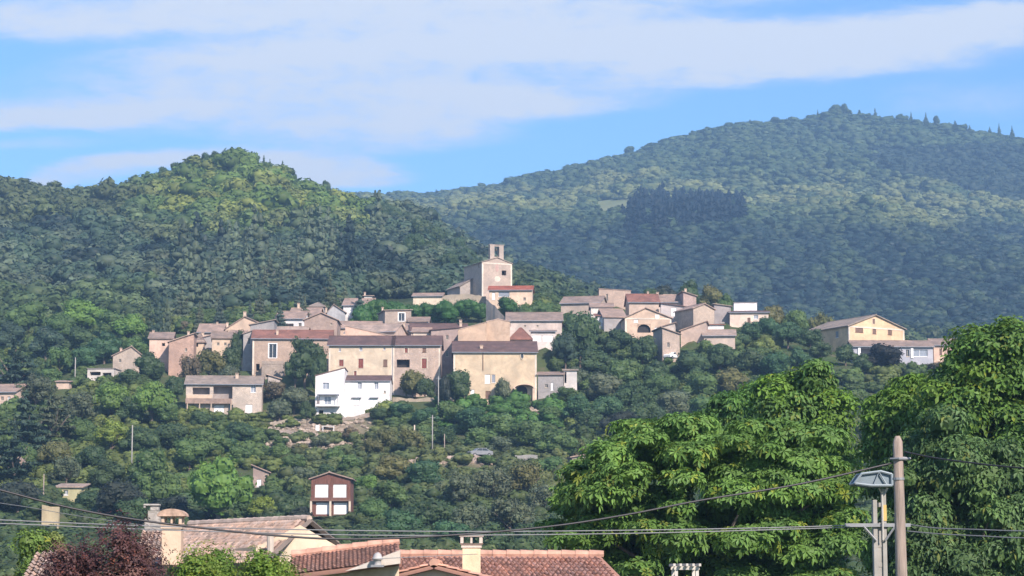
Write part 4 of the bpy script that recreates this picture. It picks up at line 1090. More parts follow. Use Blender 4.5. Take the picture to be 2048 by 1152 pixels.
def find_Y(px, base_py, lo=175, hi=1300):
    """nearest distance at which the land is seen at that row"""
    Y = lo
    while Y < hi:
        z = ground((px - 1024) / F * Y, Y)
        if to_px((0 + (px - 1024) / F * Y, Y, z))[1] <= base_py: return Y
        Y += 2.0
    return hi

def tree(px, top, wpx, col, kind='round', asp=None, Y=None, label=None, group=None):
    asp = asp or {'round': 1.0, 'oak': 0.85, 'bush': 0.8, 'soft': 0.9, 'conifer': 2.0, 'cedar': 1.25, 'column': 4.2, 'umbrella': 1.15, 'hedge': 0.8}[kind]
    if Y is None: Y = find_Y(px, top + asp * wpx)
    P_ = at(px, top, Y); gz = ground(P_.x, Y)
    wd = wpx * Y / F
    h = P_.z - gz + 0.3
    hm = asp * wd
    if h < hm * 0.5: h = hm * 0.5
    if h > hm * 1.5 and kind not in ('column',):      # stand it on its own ground
        h = min(h, hm * 2.2)
    root = empty('cypress' if kind == 'column' else 'conifer' if kind == 'conifer' else 'bush' if kind == 'bush' else 'tree', (P_.x, Y, P_.z - h), rt_.uniform(0, 6.28))
    i = rt_.randrange(len(PROTO[kind])); cm, tm = PROTO[kind][i]
    c = bpy.data.objects.new('crown', cm); COL.objects.link(c); c.parent = root; c.scale = (wd, wd, h)
    v = rt_.uniform(0.88, 1.12)
    base = C[col] if isinstance(col, str) else col
    c.color = (base[0] * v * rt_.uniform(.94, 1.06), base[1] * v, base[2] * v, 1)
    if tm is not None:
        t = bpy.data.objects.new('trunk', tm); COL.objects.link(t); t.parent = root; t.scale = (wd, wd, h)
    TREES.append(dict(o=root, px=px, py=top + (P_.z - gz) * F / Y * 0.4, w=wpx, col=col, kind=kind, label=label, group=group, top=top, Y=Y))
    return root
# ------------------------------------------------------------------ trees one can tell apart: column, top row, width, colour, kind
T = tree
# clipped plane trees inside the village
for px, top, w_ in ((712, 628, 40), (728, 606, 60), (757, 596, 70), (792, 600, 62), (826, 606, 56), (858, 604, 56), (892, 598, 62), (930, 596, 72), (960, 604, 46)):
    T(px, top, w_, 'hedge', 'hedge', 0.85, Y=(503 if px < 780 else 509) + (px % 4))
T(1015, 590, 54, 'hedge', 'oak', 0.9, Y=511); T(1086, 592, 64, 'mid', 'oak', 0.7, Y=508); T(1050, 606, 40, 'mid', 'bush', Y=500)
# between the houses
T(612, 664, 92, 'dark', 'round', 1.25, Y=446); T(592, 700, 56, 'dark', 'round', 1.3, Y=444); T(640, 705, 40, 'dark', 'bush', 1.3, Y=440)
T(1160, 614, 94, 'dark', 'oak', 1.25, Y=462); T(1130, 655, 60, 'blue', 'round', 1.2, Y=458); T(918, 734, 66, 'dark', 'oak', 1.0, Y=430); T(888, 748, 34, 'black', 'bush', 1.3, Y=428)
T(826, 728, 66, 'olive', 'bush', 0.55, Y=440.5); T(850, 745, 46, 'dark', 'bush', 1.0, Y=437); T(478, 655, 44, 'dark', 'round', 1.1, Y=463)
T(300, 700, 70, 'dark', 'oak', 1.0, Y=448); T(262, 735, 60, 'dark', 'bush', Y=444); T(420, 690, 80, 'olive', 'soft', 0.9, Y=450); T(462, 690, 56, 'dark', 'round', 1.1, Y=452)
T(380, 706, 60, 'brown', 'soft', 1.0, Y=444); T(460, 722, 60, 'grey', 'bush', Y=438); T(350, 742, 50, 'dark', 'bush', Y=436)
T(548, 758, 60, 'brown', 'bush', 1.0, Y=432); T(590, 768, 76, 'grey', 'oak', 0.9, Y=428); T(560, 790, 60, 'grey', 'bush', Y=424); T(614, 800, 36, 'dark', 'bush', 1.1, Y=420)
T(1006, 745, 40, 'grey', 'bush', 0.8, Y=436); T(890, 800, 36, 'teal', 'bush', Y=426)
# behind the village
for px, top, w_, c_, k_ in ((315, 588, 26, 'blue', 'column'), (334, 594, 22, 'grey', 'column'), (300, 600, 18, 'dark', 'column'), (370, 640, 34, 'brown', 'bush'), (1378, 556, 60, 'dark', 'oak'), (1330, 566, 66, 'black', 'oak'), (1300, 572, 40, 'dark', 'oak'),
                          (1420, 566, 64, 'olive', 'oak'), (1450, 585, 50, 'mid', 'oak'), (1545, 600, 60, 'olive', 'oak'), (1590, 608, 70, 'mid', 'oak'), (1640, 622, 60, 'olive', 'soft'),
                          (1535, 625, 60, 'teal', 'oak'), (1575, 640, 70, 'teal', 'round'), (1620, 655, 70, 'dark', 'round'), (1500, 640, 60, 'teal', 'round'), (1480, 660, 60, 'dark', 'oak'), (1680, 640, 40, 'dark', 'bush')):
    T(px, top, w_, c_, k_, Y={1378: 535, 1330: 538, 1300: 532, 1420: 522, 1450: 512, 1545: 500, 1590: 502, 1640: 506, 1535: 486, 1575: 478, 1620: 474, 1500: 478, 1480: 472, 1680: 497}.get(px))
for px, top, w_ in ((1050, 555, 60), (1090, 570, 50), (1130, 578, 50), (1165, 586, 40)): T(px, top, w_, 'dark', 'oak', 1.0, Y=575)
# far right, around the farmhouse
T(1640, 680, 60, 'dark', 'round', 1.1, Y=462); T(1690, 686, 56, 'dark', 'bush', 1.1, Y=460); T(1765, 684, 100, (0.030, 0.034, 0.034), 'oak', 0.9, Y=452, label='large purplish-black bushy tree growing against the grey annex')
T(1725, 705, 50, 'dark', 'bush', 1.0, Y=450); T(1880, 722, 80, 'brown', 'bush', 0.5, Y=455); T(1600, 690, 60, 'teal', 'round', 1.0, Y=450); T(1950, 690, 60, 'mid', 'round', 1.0, Y=470)
# right-hand wooded slope under the village
for px, top, w_, c_, k_ in ((1235, 655, 80, 'dark', 'oak'), (1285, 668, 76, 'dark', 'round'), (1190, 690, 86, 'dark', 'oak'), (1250, 705, 90, 'mid', 'oak'), (1310, 718, 70, 'dark', 'oak'), (1205, 740, 90, 'grey', 'oak'),
                          (1150, 730, 60, 'grey', 'oak'), (1265, 755, 90, 'dark', 'round'), (1325, 735, 80, 'mid', 'oak'), (1385, 690, 84, 'dark', 'oak'), (1440, 680, 76, 'dark', 'round'), (1500, 690, 80, 'dark', 'oak'),
                          (1550, 700, 80, 'teal', 'oak'), (1400, 735, 90, 'mid', 'oak'), (1465, 730, 90, 'olive', 'oak'), (1530, 745, 90, 'mid', 'round'), (1350, 775, 90, 'grey', 'oak'), (1290, 790, 90, 'dark', 'oak'),
                          (1215, 780, 80, 'teal', 'oak'), (1155, 785, 70, 'teal', 'round'), (1410, 785, 100, 'mid', 'oak'), (1340, 820, 90, 'dark', 'round'), (1240, 815, 80, 'black', 'oak'), (1180, 815, 70, 'dark', 'bush'),
                          (1590, 740, 80, 'mid', 'oak'), (1640, 735, 70, 'teal', 'oak'), (1480, 780, 90, 'mid', 'oak'), (1130, 770, 46, 'mid', 'bush')):
    T(px, top, w_, c_, k_)
# left slope
for px, top, w_, c_, k_ in ((60, 596, 90, 'mid', 'oak'), (165, 590, 100, 'bright', 'oak'), (120, 620, 80, 'mid', 'oak'), (225, 618, 80, 'mid', 'oak'), (262, 622, 70, 'bright', 'round'), (20, 640, 80, 'blue', 'oak'),
                          (95, 650, 90, 'blue', 'oak'), (160, 650, 80, 'dark', 'oak'), (210, 660, 80, 'teal', 'oak'), (270, 668, 60, 'mid', 'round'), (30, 670, 110, 'blue', 'cedar'), (120, 690, 70, 'mid', 'soft'),
                          (170, 690, 66, 'teal', 'oak'), (100, 728, 60, 'mid', 'bush'), (75, 745, 90, 'grey', 'soft'), (50, 780, 120, 'blue', 'cedar'), (110, 775, 100, 'grey', 'cedar'), (160, 778, 90, 'grey', 'soft'),
                          (225, 754, 96, 'bright', 'round'), (305, 756, 100, 'bright', 'round'), (262, 790, 80, 'dark', 'oak'), (335, 800, 66, 'mid', 'oak'), (30, 850, 100, 'blue', 'cedar'), (160, 830, 80, 'mid', 'oak'),
                          (225, 834, 84, 'lime', 'round'), (110, 868, 90, 'olive', 'oak'), (40, 880, 90, 'mid', 'oak'), (185, 880, 80, 'dark', 'oak'), (285, 846, 90, 'dark', 'oak'), (340, 840, 90, 'dark', 'oak'),
                          (400, 818, 56, 'dark', 'oak'), (420, 850, 90, 'mid', 'oak'), (480, 838, 70, 'dark', 'oak'), (380, 872, 90, 'mid', 'oak'), (300, 892, 100, 'mid', 'round'), (215, 915, 90, 'dark', 'oak'),
                          (135, 910, 80, 'grey', 'soft'), (38, 945, 110, 'black', 'oak'), (240, 945, 120, 'black', 'oak'), (320, 930, 100, 'mid', 'round'), (270, 990, 90, 'dark', 'bush'), (350, 985, 90, 'black', 'bush'),
                          (480, 890, 60, 'mid', 'bush'), (590, 900, 60, 'mid', 'bush'), (525, 985, 66, 'lime', 'round'), (490, 1000, 60, 'mid', 'bush'), (585, 985, 80, 'dark', 'oak'), (605, 930, 60, 'grey', 'bush'), (180, 975, 70, 'dark', 'bush'),
                          (560, 885, 50, 'mid', 'bush'), (450, 868, 60, 'teal', 'bush')):
    T(px, top, w_, c_, k_)
T(436, 903, 150, 'bright', 'round', 0.95, Y=300, label='wide domed light green tree on a pale trunk above the long tiled roof')
# slope in the middle
for px, top, w_, c_, k_ in ((800, 802, 60, 'teal', 'bush'), (850, 812, 60, 'teal', 'bush'), (900, 800, 70, 'mid', 'bush'), (945, 808, 80, 'teal', 'bush'), (1000, 820, 90, 'mid', 'bush'), (1060, 835, 90, 'mid', 'bush'),
                          (760, 812, 40, 'dark', 'bush'), (1100, 805, 60, 'mid', 'bush'), (1115, 850, 90, 'mid', 'oak'), (960, 850, 80, 'mid', 'bush'), (890, 850, 60, 'dark', 'soft'), (820, 850, 70, 'olive', 'soft'),
                          (770, 850, 60, 'olive', 'soft'), (790, 900, 90, 'olive', 'oak'), (850, 915, 90, 'teal', 'oak'), (780, 955, 90, 'mid', 'oak'), (735, 945, 70, 'bright', 'bush'), (920, 940, 90, 'grey', 'soft'),
                          (985, 930, 100, 'grey', 'soft'), (1050, 920, 100, 'olive', 'soft'), (1100, 910, 70, 'mid', 'bush'), (860, 985, 100, 'dark', 'oak'), (800, 1010, 90, 'teal', 'oak'), (1020, 985, 110, 'grey', 'soft'),
                          (1090, 965, 90, 'grey', 'soft'), (940, 1000, 100, 'grey', 'soft'), (745, 990, 80, 'mid', 'oak'), (900, 1035, 90, 'teal', 'bush'), (980, 1040, 100, 'dark', 'bush'), (1070, 1035, 100, 'dark', 'bush'),
                          (840, 1045, 80, 'dark', 'bush'), (600, 1010, 70, 'black', 'bush'), (740, 1040, 90, 'dark', 'bush'), (550, 1020, 60, 'dark', 'bush'), (700, 905, 66, 'mid', 'bush'), (560, 870, 40, 'mid', 'bush'), (600, 880, 44, 'olive', 'bush'), (745, 875, 50, 'olive', 'bush'), (670, 890, 50, 'mid', 'bush'), (925, 905, 40, 'teal', 'bush'), (975, 908, 40, 'mid', 'bush'), (650, 925, 50, 'dark', 'bush'),
                          (640, 868, 40, 'grey', 'bush'), (700, 850, 44, 'brown', 'bush'), (1150, 870, 60, 'olive', 'soft'), (1000, 870, 60, 'grey', 'bush'), (430, 1005, 60, 'black', 'bush'), (1120, 1020, 70, 'dark', 'bush')):
    T(px, top, w_, c_, k_)
# conifers and pale trees on the lower wooded hill
rnd = random.Random(77)
for px, top in ((480, 492), (455, 520), (505, 520), (430, 548), (470, 560), (530, 530), (560, 555), (520, 575), (585, 520), (600, 560), (625, 548), (560, 600), (500, 600), (440, 590), (610, 590), (400, 600), (540, 500),
                (365, 560), (790, 405), (765, 400), (815, 415), (840, 430), (865, 442), (890, 455), (915, 470), (900, 500), (935, 490), (860, 470), (830, 455), (950, 510), (660, 540), (690, 560), (720, 570), (380, 500)):
    dk = px > 750
    T(px, top, rnd.uniform(44, 58) if dk else rnd.uniform(30, 46), 'dark' if dk else ((0.075, 0.115, 0.090) if rnd.random() < .6 else 'grey'), 'oak' if dk else 'conifer', 1.2 if dk else 2.1)
# skyline trees on the left hill and the mountain
for px, top, w_, k_ in ((100, 362, 18, 'oak'), (430, 304, 26, 'oak'), (485, 302, 30, 'oak'), (528, 314, 11, 'conifer'), (540, 322, 10, 'conifer'), (565, 326, 16, 'conifer'), (617, 366, 10, 'conifer'), (652, 362, 24, 'oak'), (385, 312, 18, 'oak'), (6, 360, 9, 'conifer'), (412, 306, 22, 'oak'), (455, 301, 24, 'oak'), (352, 326, 26, 'oak'), (328, 334, 24, 'oak'), (300, 356, 22, 'oak'), (250, 374, 18, 'oak'), (205, 374, 24, 'oak'), (178, 380, 16, 'oak'), (55, 370, 20, 'oak'), (35, 368, 14, 'oak'), (590, 350, 14, 'oak'), (680, 378, 18, 'oak'), (700, 388, 14, 'oak'), (508, 306, 22, 'oak')):
    T(px, top - (5 if k_ == 'conifer' else 3), w_ * (1.7 if k_ == 'conifer' else 1.15), 'dark', k_, Y=1000)
for px, top, w_ in ((1668, 208, 20), (1640, 222, 12), (1690, 212, 20), (1745, 222, 12), (1805, 230, 18), (1826, 225, 14), (1848, 230, 10), (1870, 234, 18), (1910, 246, 16), (1944, 250, 16), (1975, 254, 14), (1998, 251, 13), (2026, 256, 16), (1722, 220, 16), (1585, 236, 16), (1545, 236, 20), (1500, 241, 15), (1462, 246, 22), (1418, 256, 18), (1385, 262, 24), (1338, 277, 26), (1302, 288, 20), (1262, 297, 24), (1218, 314, 22), (1170, 328, 20), (1128, 342, 26), (1092, 350, 18), (1018, 366, 16), (960, 371, 18), (870, 384, 14), (760, 396, 10), (787, 396, 9)):
    T(px + rnd.uniform(-5, 5), top - rnd.uniform(1, 7), w_ * rnd.uniform(0.9, 1.6), 'dark', 'conifer' if w_ < 17 else 'oak', 1.5 if w_ < 17 else 1.0, Y=2500)

# ---- labels that single each tree out
LAND = [(n, x, y) for n, x, y, hw_ in HOUSES] + [('church', 994, 550), ('left hill top', 460, 330), ('mountain top', 1680, 230)]
groups = {}
for t in TREES:
    if t['label']: continue
    best = min(LAND, key=lambda l: (l[1] - t['px']) ** 2 + ((l[2] - t['py']) * 1.2) ** 2)
    dx, dy = t['px'] - best[1], t['py'] - best[2]
    rel = ('right of' if dx > 0 else 'left of') if abs(dx) > abs(dy) * 1.1 else ('below' if dy > 0 else 'above')
    dist = math.hypot(dx, dy)
    how = 'just ' if dist < 45 else ('well ' if dist > 120 else '')
    w0 = WORD.get(t['col'], 'dark green') if isinstance(t['col'], str) else 'pale blue-green'
    if len(best[0].split()) + len(KWORD[t['kind']].split()) > 4: how = ''
    t['base'] = f"{w0} {KWORD[t['kind']]} {how}{rel} the {best[0]}"
    groups.setdefault(t['base'], []).append(t)
ORD = ['leftmost', 'second from left', 'third from left', 'fourth from left', 'fifth from left', 'sixth from left', 'seventh from left', 'eighth from left', 'ninth from left', 'tenth from left', 'eleventh from left', 'twelfth from left', 'thirteenth from left']
for b_, ts in groups.items():
    ts.sort(key=lambda t: t['px'])
    for i, t in enumerate(ts):
        t['label'] = b_ if len(ts) == 1 else f"{b_}, {ORD[i]} of {len(ts)}"

for t in TREES:
    k_ = t['kind']
    gname = {'hedge': 'clipped hedge trees in the village', 'conifer': 'conifers on the hills', 'column': 'cypresses behind the village', 'cedar': 'layered cedars on the left slope', 'bush': 'bushes on the slope', 'umbrella': None}.get(k_, 'trees on the slope')
    if t['Y'] > 2000: gname = 'trees on the mountain skyline'
    tag(t['o'], t['label'], 'bush' if k_ == 'bush' else 'conifer' if k_ == 'conifer' else 'cypress' if k_ == 'column' else 'tree', gname)

# ------------------------------------------------------------------ woods and undergrowth nobody could count
def wood(name, label, cat, pts, protos, mat=LEAF):
    """pts: (x, y, z, width, height, colour, proto index); merged crowns"""
    Vs, Qs, Ts = [], [], []; off = 0
    rng = np.random.default_rng(len(pts))
    for k in range(len(protos)):
        sel = [p for p in pts if p[6] == k]
        if not sel: continue
        V0, Q0, T0 = protos[k]
        A = np.array([p[:5] for p in sel]); CC = np.array([p[5] for p in sel]); n = len(sel)
        an = rng.uniform(0, 2 * math.pi, n); c_, s_ = np.cos(an)[:, None], np.sin(an)[:, None]
        X = (V0[None, :, 0] * c_ - V0[None, :, 1] * s_) * A[:, 3:4] + A[:, 0:1]
        Y_ = (V0[None, :, 0] * s_ + V0[None, :, 1] * c_) * A[:, 3:4] + A[:, 1:2]
        Z = V0[None, :, 2] * A[:, 4:5] + A[:, 2:3]
        Vs.append(np.stack([X, Y_, Z], 2).reshape(-1, 3))
        Qs.append((Q0[None] + (np.arange(n) * len(V0))[:, None, None]).reshape(-1, 4) + off); off += n * len(V0)
        Ts.append((T0[None] * CC[:, None, :]).reshape(-1, 3))
    me = mesh_np(name, np.concatenate(Vs), np.concatenate(Qs), mat, np.concatenate(Ts), smooth=True)
    o = bpy.data.objects.new(name, me); COL.objects.link(o)
    return tag(o, label, cat, kind='stuff')

def clearing(px, py):
    """the open meadow on the mountain"""
    return (1185 < px < 1275 and 402 < py < 436 and py < 440 - 0.1 * (px - 1185)) 

HOUSEBOX = [(x, y, hw_) for n, x, y, hw_ in HOUSES]
rng = np.random.default_rng(3)
def mixc(a, b, f): return tuple(x * (1 - f) + y * f for x, y in zip(a, b))
# wood on the left hill
P0 = [crown(300 + i, lobes_round(40 + i, 11, 0.8, (0.18, 0.30), -0.1), 330, 0.135, core=0.86, tintvar=0.14, jitter=0.36) for i in range(6)]
P0 += [crown(320 + i, lobes_conifer(i, 6, 4), 200, 0.13, core=0.85, droop=.5) for i in range(2)]
pts = []
Y = 575.0
while Y < 1012:
    step = 5.4 * (1 + (Y - 600) / 1400)
    x = (-200 - 1024) / F * Y; x1 = (2150 - 1024) / F * Y
    while x < x1:
        xx = x + rng.uniform(-.5, .5) * step; yy = Y + rng.uniform(-.5, .5) * step
        px = 1024 + xx / yy * F; z = ground(xx, yy); py = to_px((xx, yy, z))[1]
        x += step
        if yy < 600 and 680 < px < 1250: continue
        if 85 < px < 140 and 592 < py < 640: continue
        if px > 1250 and py > 712: continue
        nz = mnoise.noise(Vector((xx / 30, yy / 45, 2.0))); nz2 = mnoise.noise(Vector((xx / 14, yy / 20, 9.0)))
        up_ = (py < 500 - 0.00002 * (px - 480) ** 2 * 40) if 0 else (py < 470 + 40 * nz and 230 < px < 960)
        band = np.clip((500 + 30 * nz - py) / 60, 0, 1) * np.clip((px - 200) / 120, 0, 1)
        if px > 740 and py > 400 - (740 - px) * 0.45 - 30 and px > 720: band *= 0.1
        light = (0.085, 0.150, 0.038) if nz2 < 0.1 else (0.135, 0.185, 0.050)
        darkc = (0.046, 0.084, 0.058) if nz2 < 0.0 else (0.078, 0.118, 0.082)  # lower trees shifted bluish, with valley haze put into their colour
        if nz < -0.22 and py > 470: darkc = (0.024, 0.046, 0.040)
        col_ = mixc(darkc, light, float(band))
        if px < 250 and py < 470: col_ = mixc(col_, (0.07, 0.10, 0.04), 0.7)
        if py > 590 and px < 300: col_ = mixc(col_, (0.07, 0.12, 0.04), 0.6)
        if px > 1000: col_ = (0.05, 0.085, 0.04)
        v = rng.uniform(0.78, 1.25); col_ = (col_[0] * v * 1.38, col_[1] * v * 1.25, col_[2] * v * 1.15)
        wd = step * rng.choice([1.0, 1.3, 1.7, 2.3], p=[.2, .3, .3, .2]) * rng.uniform(.9, 1.25); h = wd * rng.uniform(0.6, 0.95)
        k = int(rng.integers(0, 6))
        if band < 0.3 and nz2 > 0.12 and 350 < px < 760 and rng.random() < 0.6: k = 6 + int(rng.integers(0, 2)); h = wd * 1.7
        if Y > 985: h *= 0.7
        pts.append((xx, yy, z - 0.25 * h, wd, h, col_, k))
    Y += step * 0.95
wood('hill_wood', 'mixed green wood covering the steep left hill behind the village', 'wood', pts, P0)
print('hill wood', len(pts))
# wood on the mountain
P1 = [crown(400 + i, lobes_round(60 + i, 6, 0.8, (0.22, 0.34), -0.1), 90, 0.20, core=0.95, tintvar=0.10, jitter=0.28) for i in range(5)]
P1 += [crown(420 + i, lobes_conifer(9 + i, 4, 3), 60, 0.22, core=0.9) for i in range(2)]
pts = []; Y = 1130.0
while Y < 2525:
    step = 8.0 * (1 + (Y - 1200) / 3000)
    x = (620 - 1024) / F * Y; x1 = (2230 - 1024) / F * Y
    while x < x1:
        xx = x + rng.uniform(-.5, .5) * step; yy = Y + rng.uniform(-.5, .5) * step
        px = 1024 + xx / yy * F; z = ground(xx, yy); py = to_px((xx, yy, z))[1]
        x += step
        nz = mnoise.noise(Vector((xx / 60, yy / 160, 5.0))); nz2 = mnoise.noise(Vector((xx / 26, yy / 60, 4.0)))
        if clearing(px, py + 6 * nz2): continue
        base = (0.062, 0.105, 0.048) if nz2 < 0 else (0.078, 0.122, 0.052)
        # sunlight put into the tree colour as a paler band across the slope
        bandc = 445 - 0.0 * px
        cy_ = np.interp(px, [800, 1100, 1300, 1500, 1700, 1850, 2048], [430, 410, 375, 400, 400, 415, 430]); hh_ = np.interp(px, [800, 1300, 1500, 1700, 1900, 2048], [22, 28, 22, 34, 46, 50])
        b_ = np.exp(-((py - cy_ + 10 * nz) / hh_) ** 2)
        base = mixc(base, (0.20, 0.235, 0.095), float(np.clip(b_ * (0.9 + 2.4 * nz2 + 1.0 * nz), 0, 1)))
        if px > 1750 and 300 < py + 14 * nz < np.interp(px, [1750, 2048], [345, 415]): base = mixc(base, (0.024, 0.044, 0.034), 0.8)  # darker trees here: cloud shadow put into their colour
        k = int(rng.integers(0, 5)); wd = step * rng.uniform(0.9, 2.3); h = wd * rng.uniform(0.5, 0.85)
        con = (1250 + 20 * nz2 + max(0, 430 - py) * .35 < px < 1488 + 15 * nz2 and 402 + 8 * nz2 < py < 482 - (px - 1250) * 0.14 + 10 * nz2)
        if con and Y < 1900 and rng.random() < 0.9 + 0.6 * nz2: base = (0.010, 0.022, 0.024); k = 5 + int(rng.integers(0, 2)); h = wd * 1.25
        if py > 450 and not con: base = mixc(base, (0.018, 0.040, 0.036), float(np.clip((py - 445) / 30, 0, 1)) * (0.92 if nz2 < 0.05 else 0.5))  # lower slope: bluish cloud shade put into the tree colour
        v = rng.uniform(0.85, 1.17)
        if yy > 2440: h *= 0.75
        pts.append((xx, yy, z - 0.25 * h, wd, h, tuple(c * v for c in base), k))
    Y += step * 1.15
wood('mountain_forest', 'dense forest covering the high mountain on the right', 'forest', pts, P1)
print('mountain forest', len(pts))
# the open meadow: a sheet of pale grass lying on the mountain side
mv = []; mq = []; cols_ = np.arange(1160, 1300, 6)
hit = [j for j in range(len(QS)) if 1165 < QS[j] < 1290]
rowsm = [i for i in range(len(YS)) if 1650 < YS[i] < 2350 and 398 < to_px((XG[i, hit[4]], YS[i], ZG[i, hit[4]]))[1] < 440]
if len(rowsm) > 1:
    for i in rowsm:
        for j in hit: mv.append((XG[i, j], YS[i], ZG[i, j] + 0.6))
    nx = len(hit); idx = np.arange(len(mv)).reshape(-1, nx)
    Q = np.stack([idx[:-1, :-1].ravel(), idx[:-1, 1:].ravel(), idx[1:, 1:].ravel(), idx[1:, :-1].ravel()], 1)
    o = bpy.data.objects.new('meadow', mesh_np('meadow', mv, Q, MEADOW, smooth=True)); COL.objects.link(o); tag(o, kind='structure')
# undergrowth on the village slope
P2 = [crown(500 + i, lobes_round(80 + i, 8, 0.9, (0.2, 0.34), -0.2), 140, 0.16, core=0.88, tintvar=0.16, jitter=0.4) for i in range(5)]
pts = []; Y = 186.0
def near_house(px, py):
    for x, y, hw_ in HOUSEBOX:
        if abs(px - x) < hw_ + 4 and -22 < py - y < 26: return True
    return False
while Y < 590:
    step = 2.2 + (Y - 180) / 500
    x = (-200 - 1024) / F * Y; x1 = (2250 - 1024) / F * Y
    while x < x1:
        xx = x + rng.uniform(-.5, .5) * step; yy = Y + rng.uniform(-.5, .5) * step; x += step
        px = 1024 + xx / yy * F; z = ground(xx, yy); py = to_px((xx, yy, z))[1]
        nz = mnoise.noise(Vector((xx / 12, yy / 16, 2.5))); nz2 = mnoise.noise(Vector((xx / 5, yy / 7, 8.5)))
        if 285 < px < 1560 and 560 < py < 836: 
            if (px > 1105 and py > 668) or (860 < px < 1130 and py > 808): pass
            elif yy > 424 and not (py < 668 and yy > 500 and not 690 < px < 1000): continue
        if 1560 <= px < 1960 and yy > 456 and py > 640: continue
        if 530 < px < 745 and 834 < py < 905 and nz2 > 0.0: continue            # dry stony terraces
        if near_house(px, py): continue
        if nz2 > 0.5 and py > 700: continue
        base = (0.070, 0.120, 0.044) if nz < 0.1 else (0.11, 0.155, 0.052)
        if 830 < px < 1140 and 800 < py < 900: base = (0.066, 0.155, 0.044)
        if 560 < px < 1150 and 860 < py < 1000: base = mixc(base, (0.11, 0.135, 0.07), 0.5)
        if py > 1000: base = mixc(base, (0.045, 0.080, 0.045), 0.6)
        v = rng.uniform(0.75, 1.25); wd = step * rng.uniform(0.8, 1.9); h = wd * rng.uniform(0.5, 0.95)
        if 500 < px < 1150 and 820 < py < 960: h *= 0.8
        if 608 < px < 712 and 1012 < py < 1090: h *= 0.3
        pts.append((xx, yy, z - 0.2 * h, wd, h, (base[0] * v * 1.2, base[1] * v * 1.12, base[2] * v), int(rng.integers(0, 5))))
    Y += step
wood('undergrowth', 'scrub and rough green undergrowth covering the slope below the village', 'undergrowth', pts, P2)
print('undergrowth', len(pts))

# loose stones and rubble on the dry terraces
V = []; Q = []; Tn = []; rr = np.random.default_rng(21)
for i in range(9000):
    px = rr.uniform(500, 1160); Yq = rr.uniform(362, 432); xx = (px - 1024) / F * Yq; z = ground(xx, Yq)
    if dryness(xx, Yq, z) < 0.35: continue
    s_ = rr.uniform(0.10, 0.42) * (1.5 if rr.random() < .08 else 1)
    P_ = CSV * np.array([s_ * rr.uniform(.7, 1.4), s_ * rr.uniform(.7, 1.3), s_ * rr.uniform(.5, .9)]) * rr.uniform(.8, 1.15, (len(CSV), 1)) + np.array([xx, Yq, z + s_ * .2])
    Q.append(CSQ + len(V) * len(CSV)); V.append(P_); t_ = rr.uniform(.6, 1.2); Tn.append(np.tile([t_, t_ * .97, t_ * .95], (len(CSV), 1)))
mr, tt_, pp_, oo_ = new_mat('loose_stone'); a_ = tt_.new('ShaderNodeAttribute', attribute_name='tint')
tt_.l.new(tt_.mix(1.0, (0.36, 0.30, 0.24), a_.outputs['Color'], 'MULTIPLY'), pp_.inputs['Base Color']); pp_.inputs['Roughness'].default_value = .95
o = bpy.data.objects.new('rubble', mesh_np('rubble', np.concatenate(V), np.concatenate(Q), mr, np.concatenate(Tn))); COL.objects.link(o)
tag(o, 'loose pale stones lying on the dry terraces below the white house', 'rubble', kind='stuff'); print('stones', len(V))
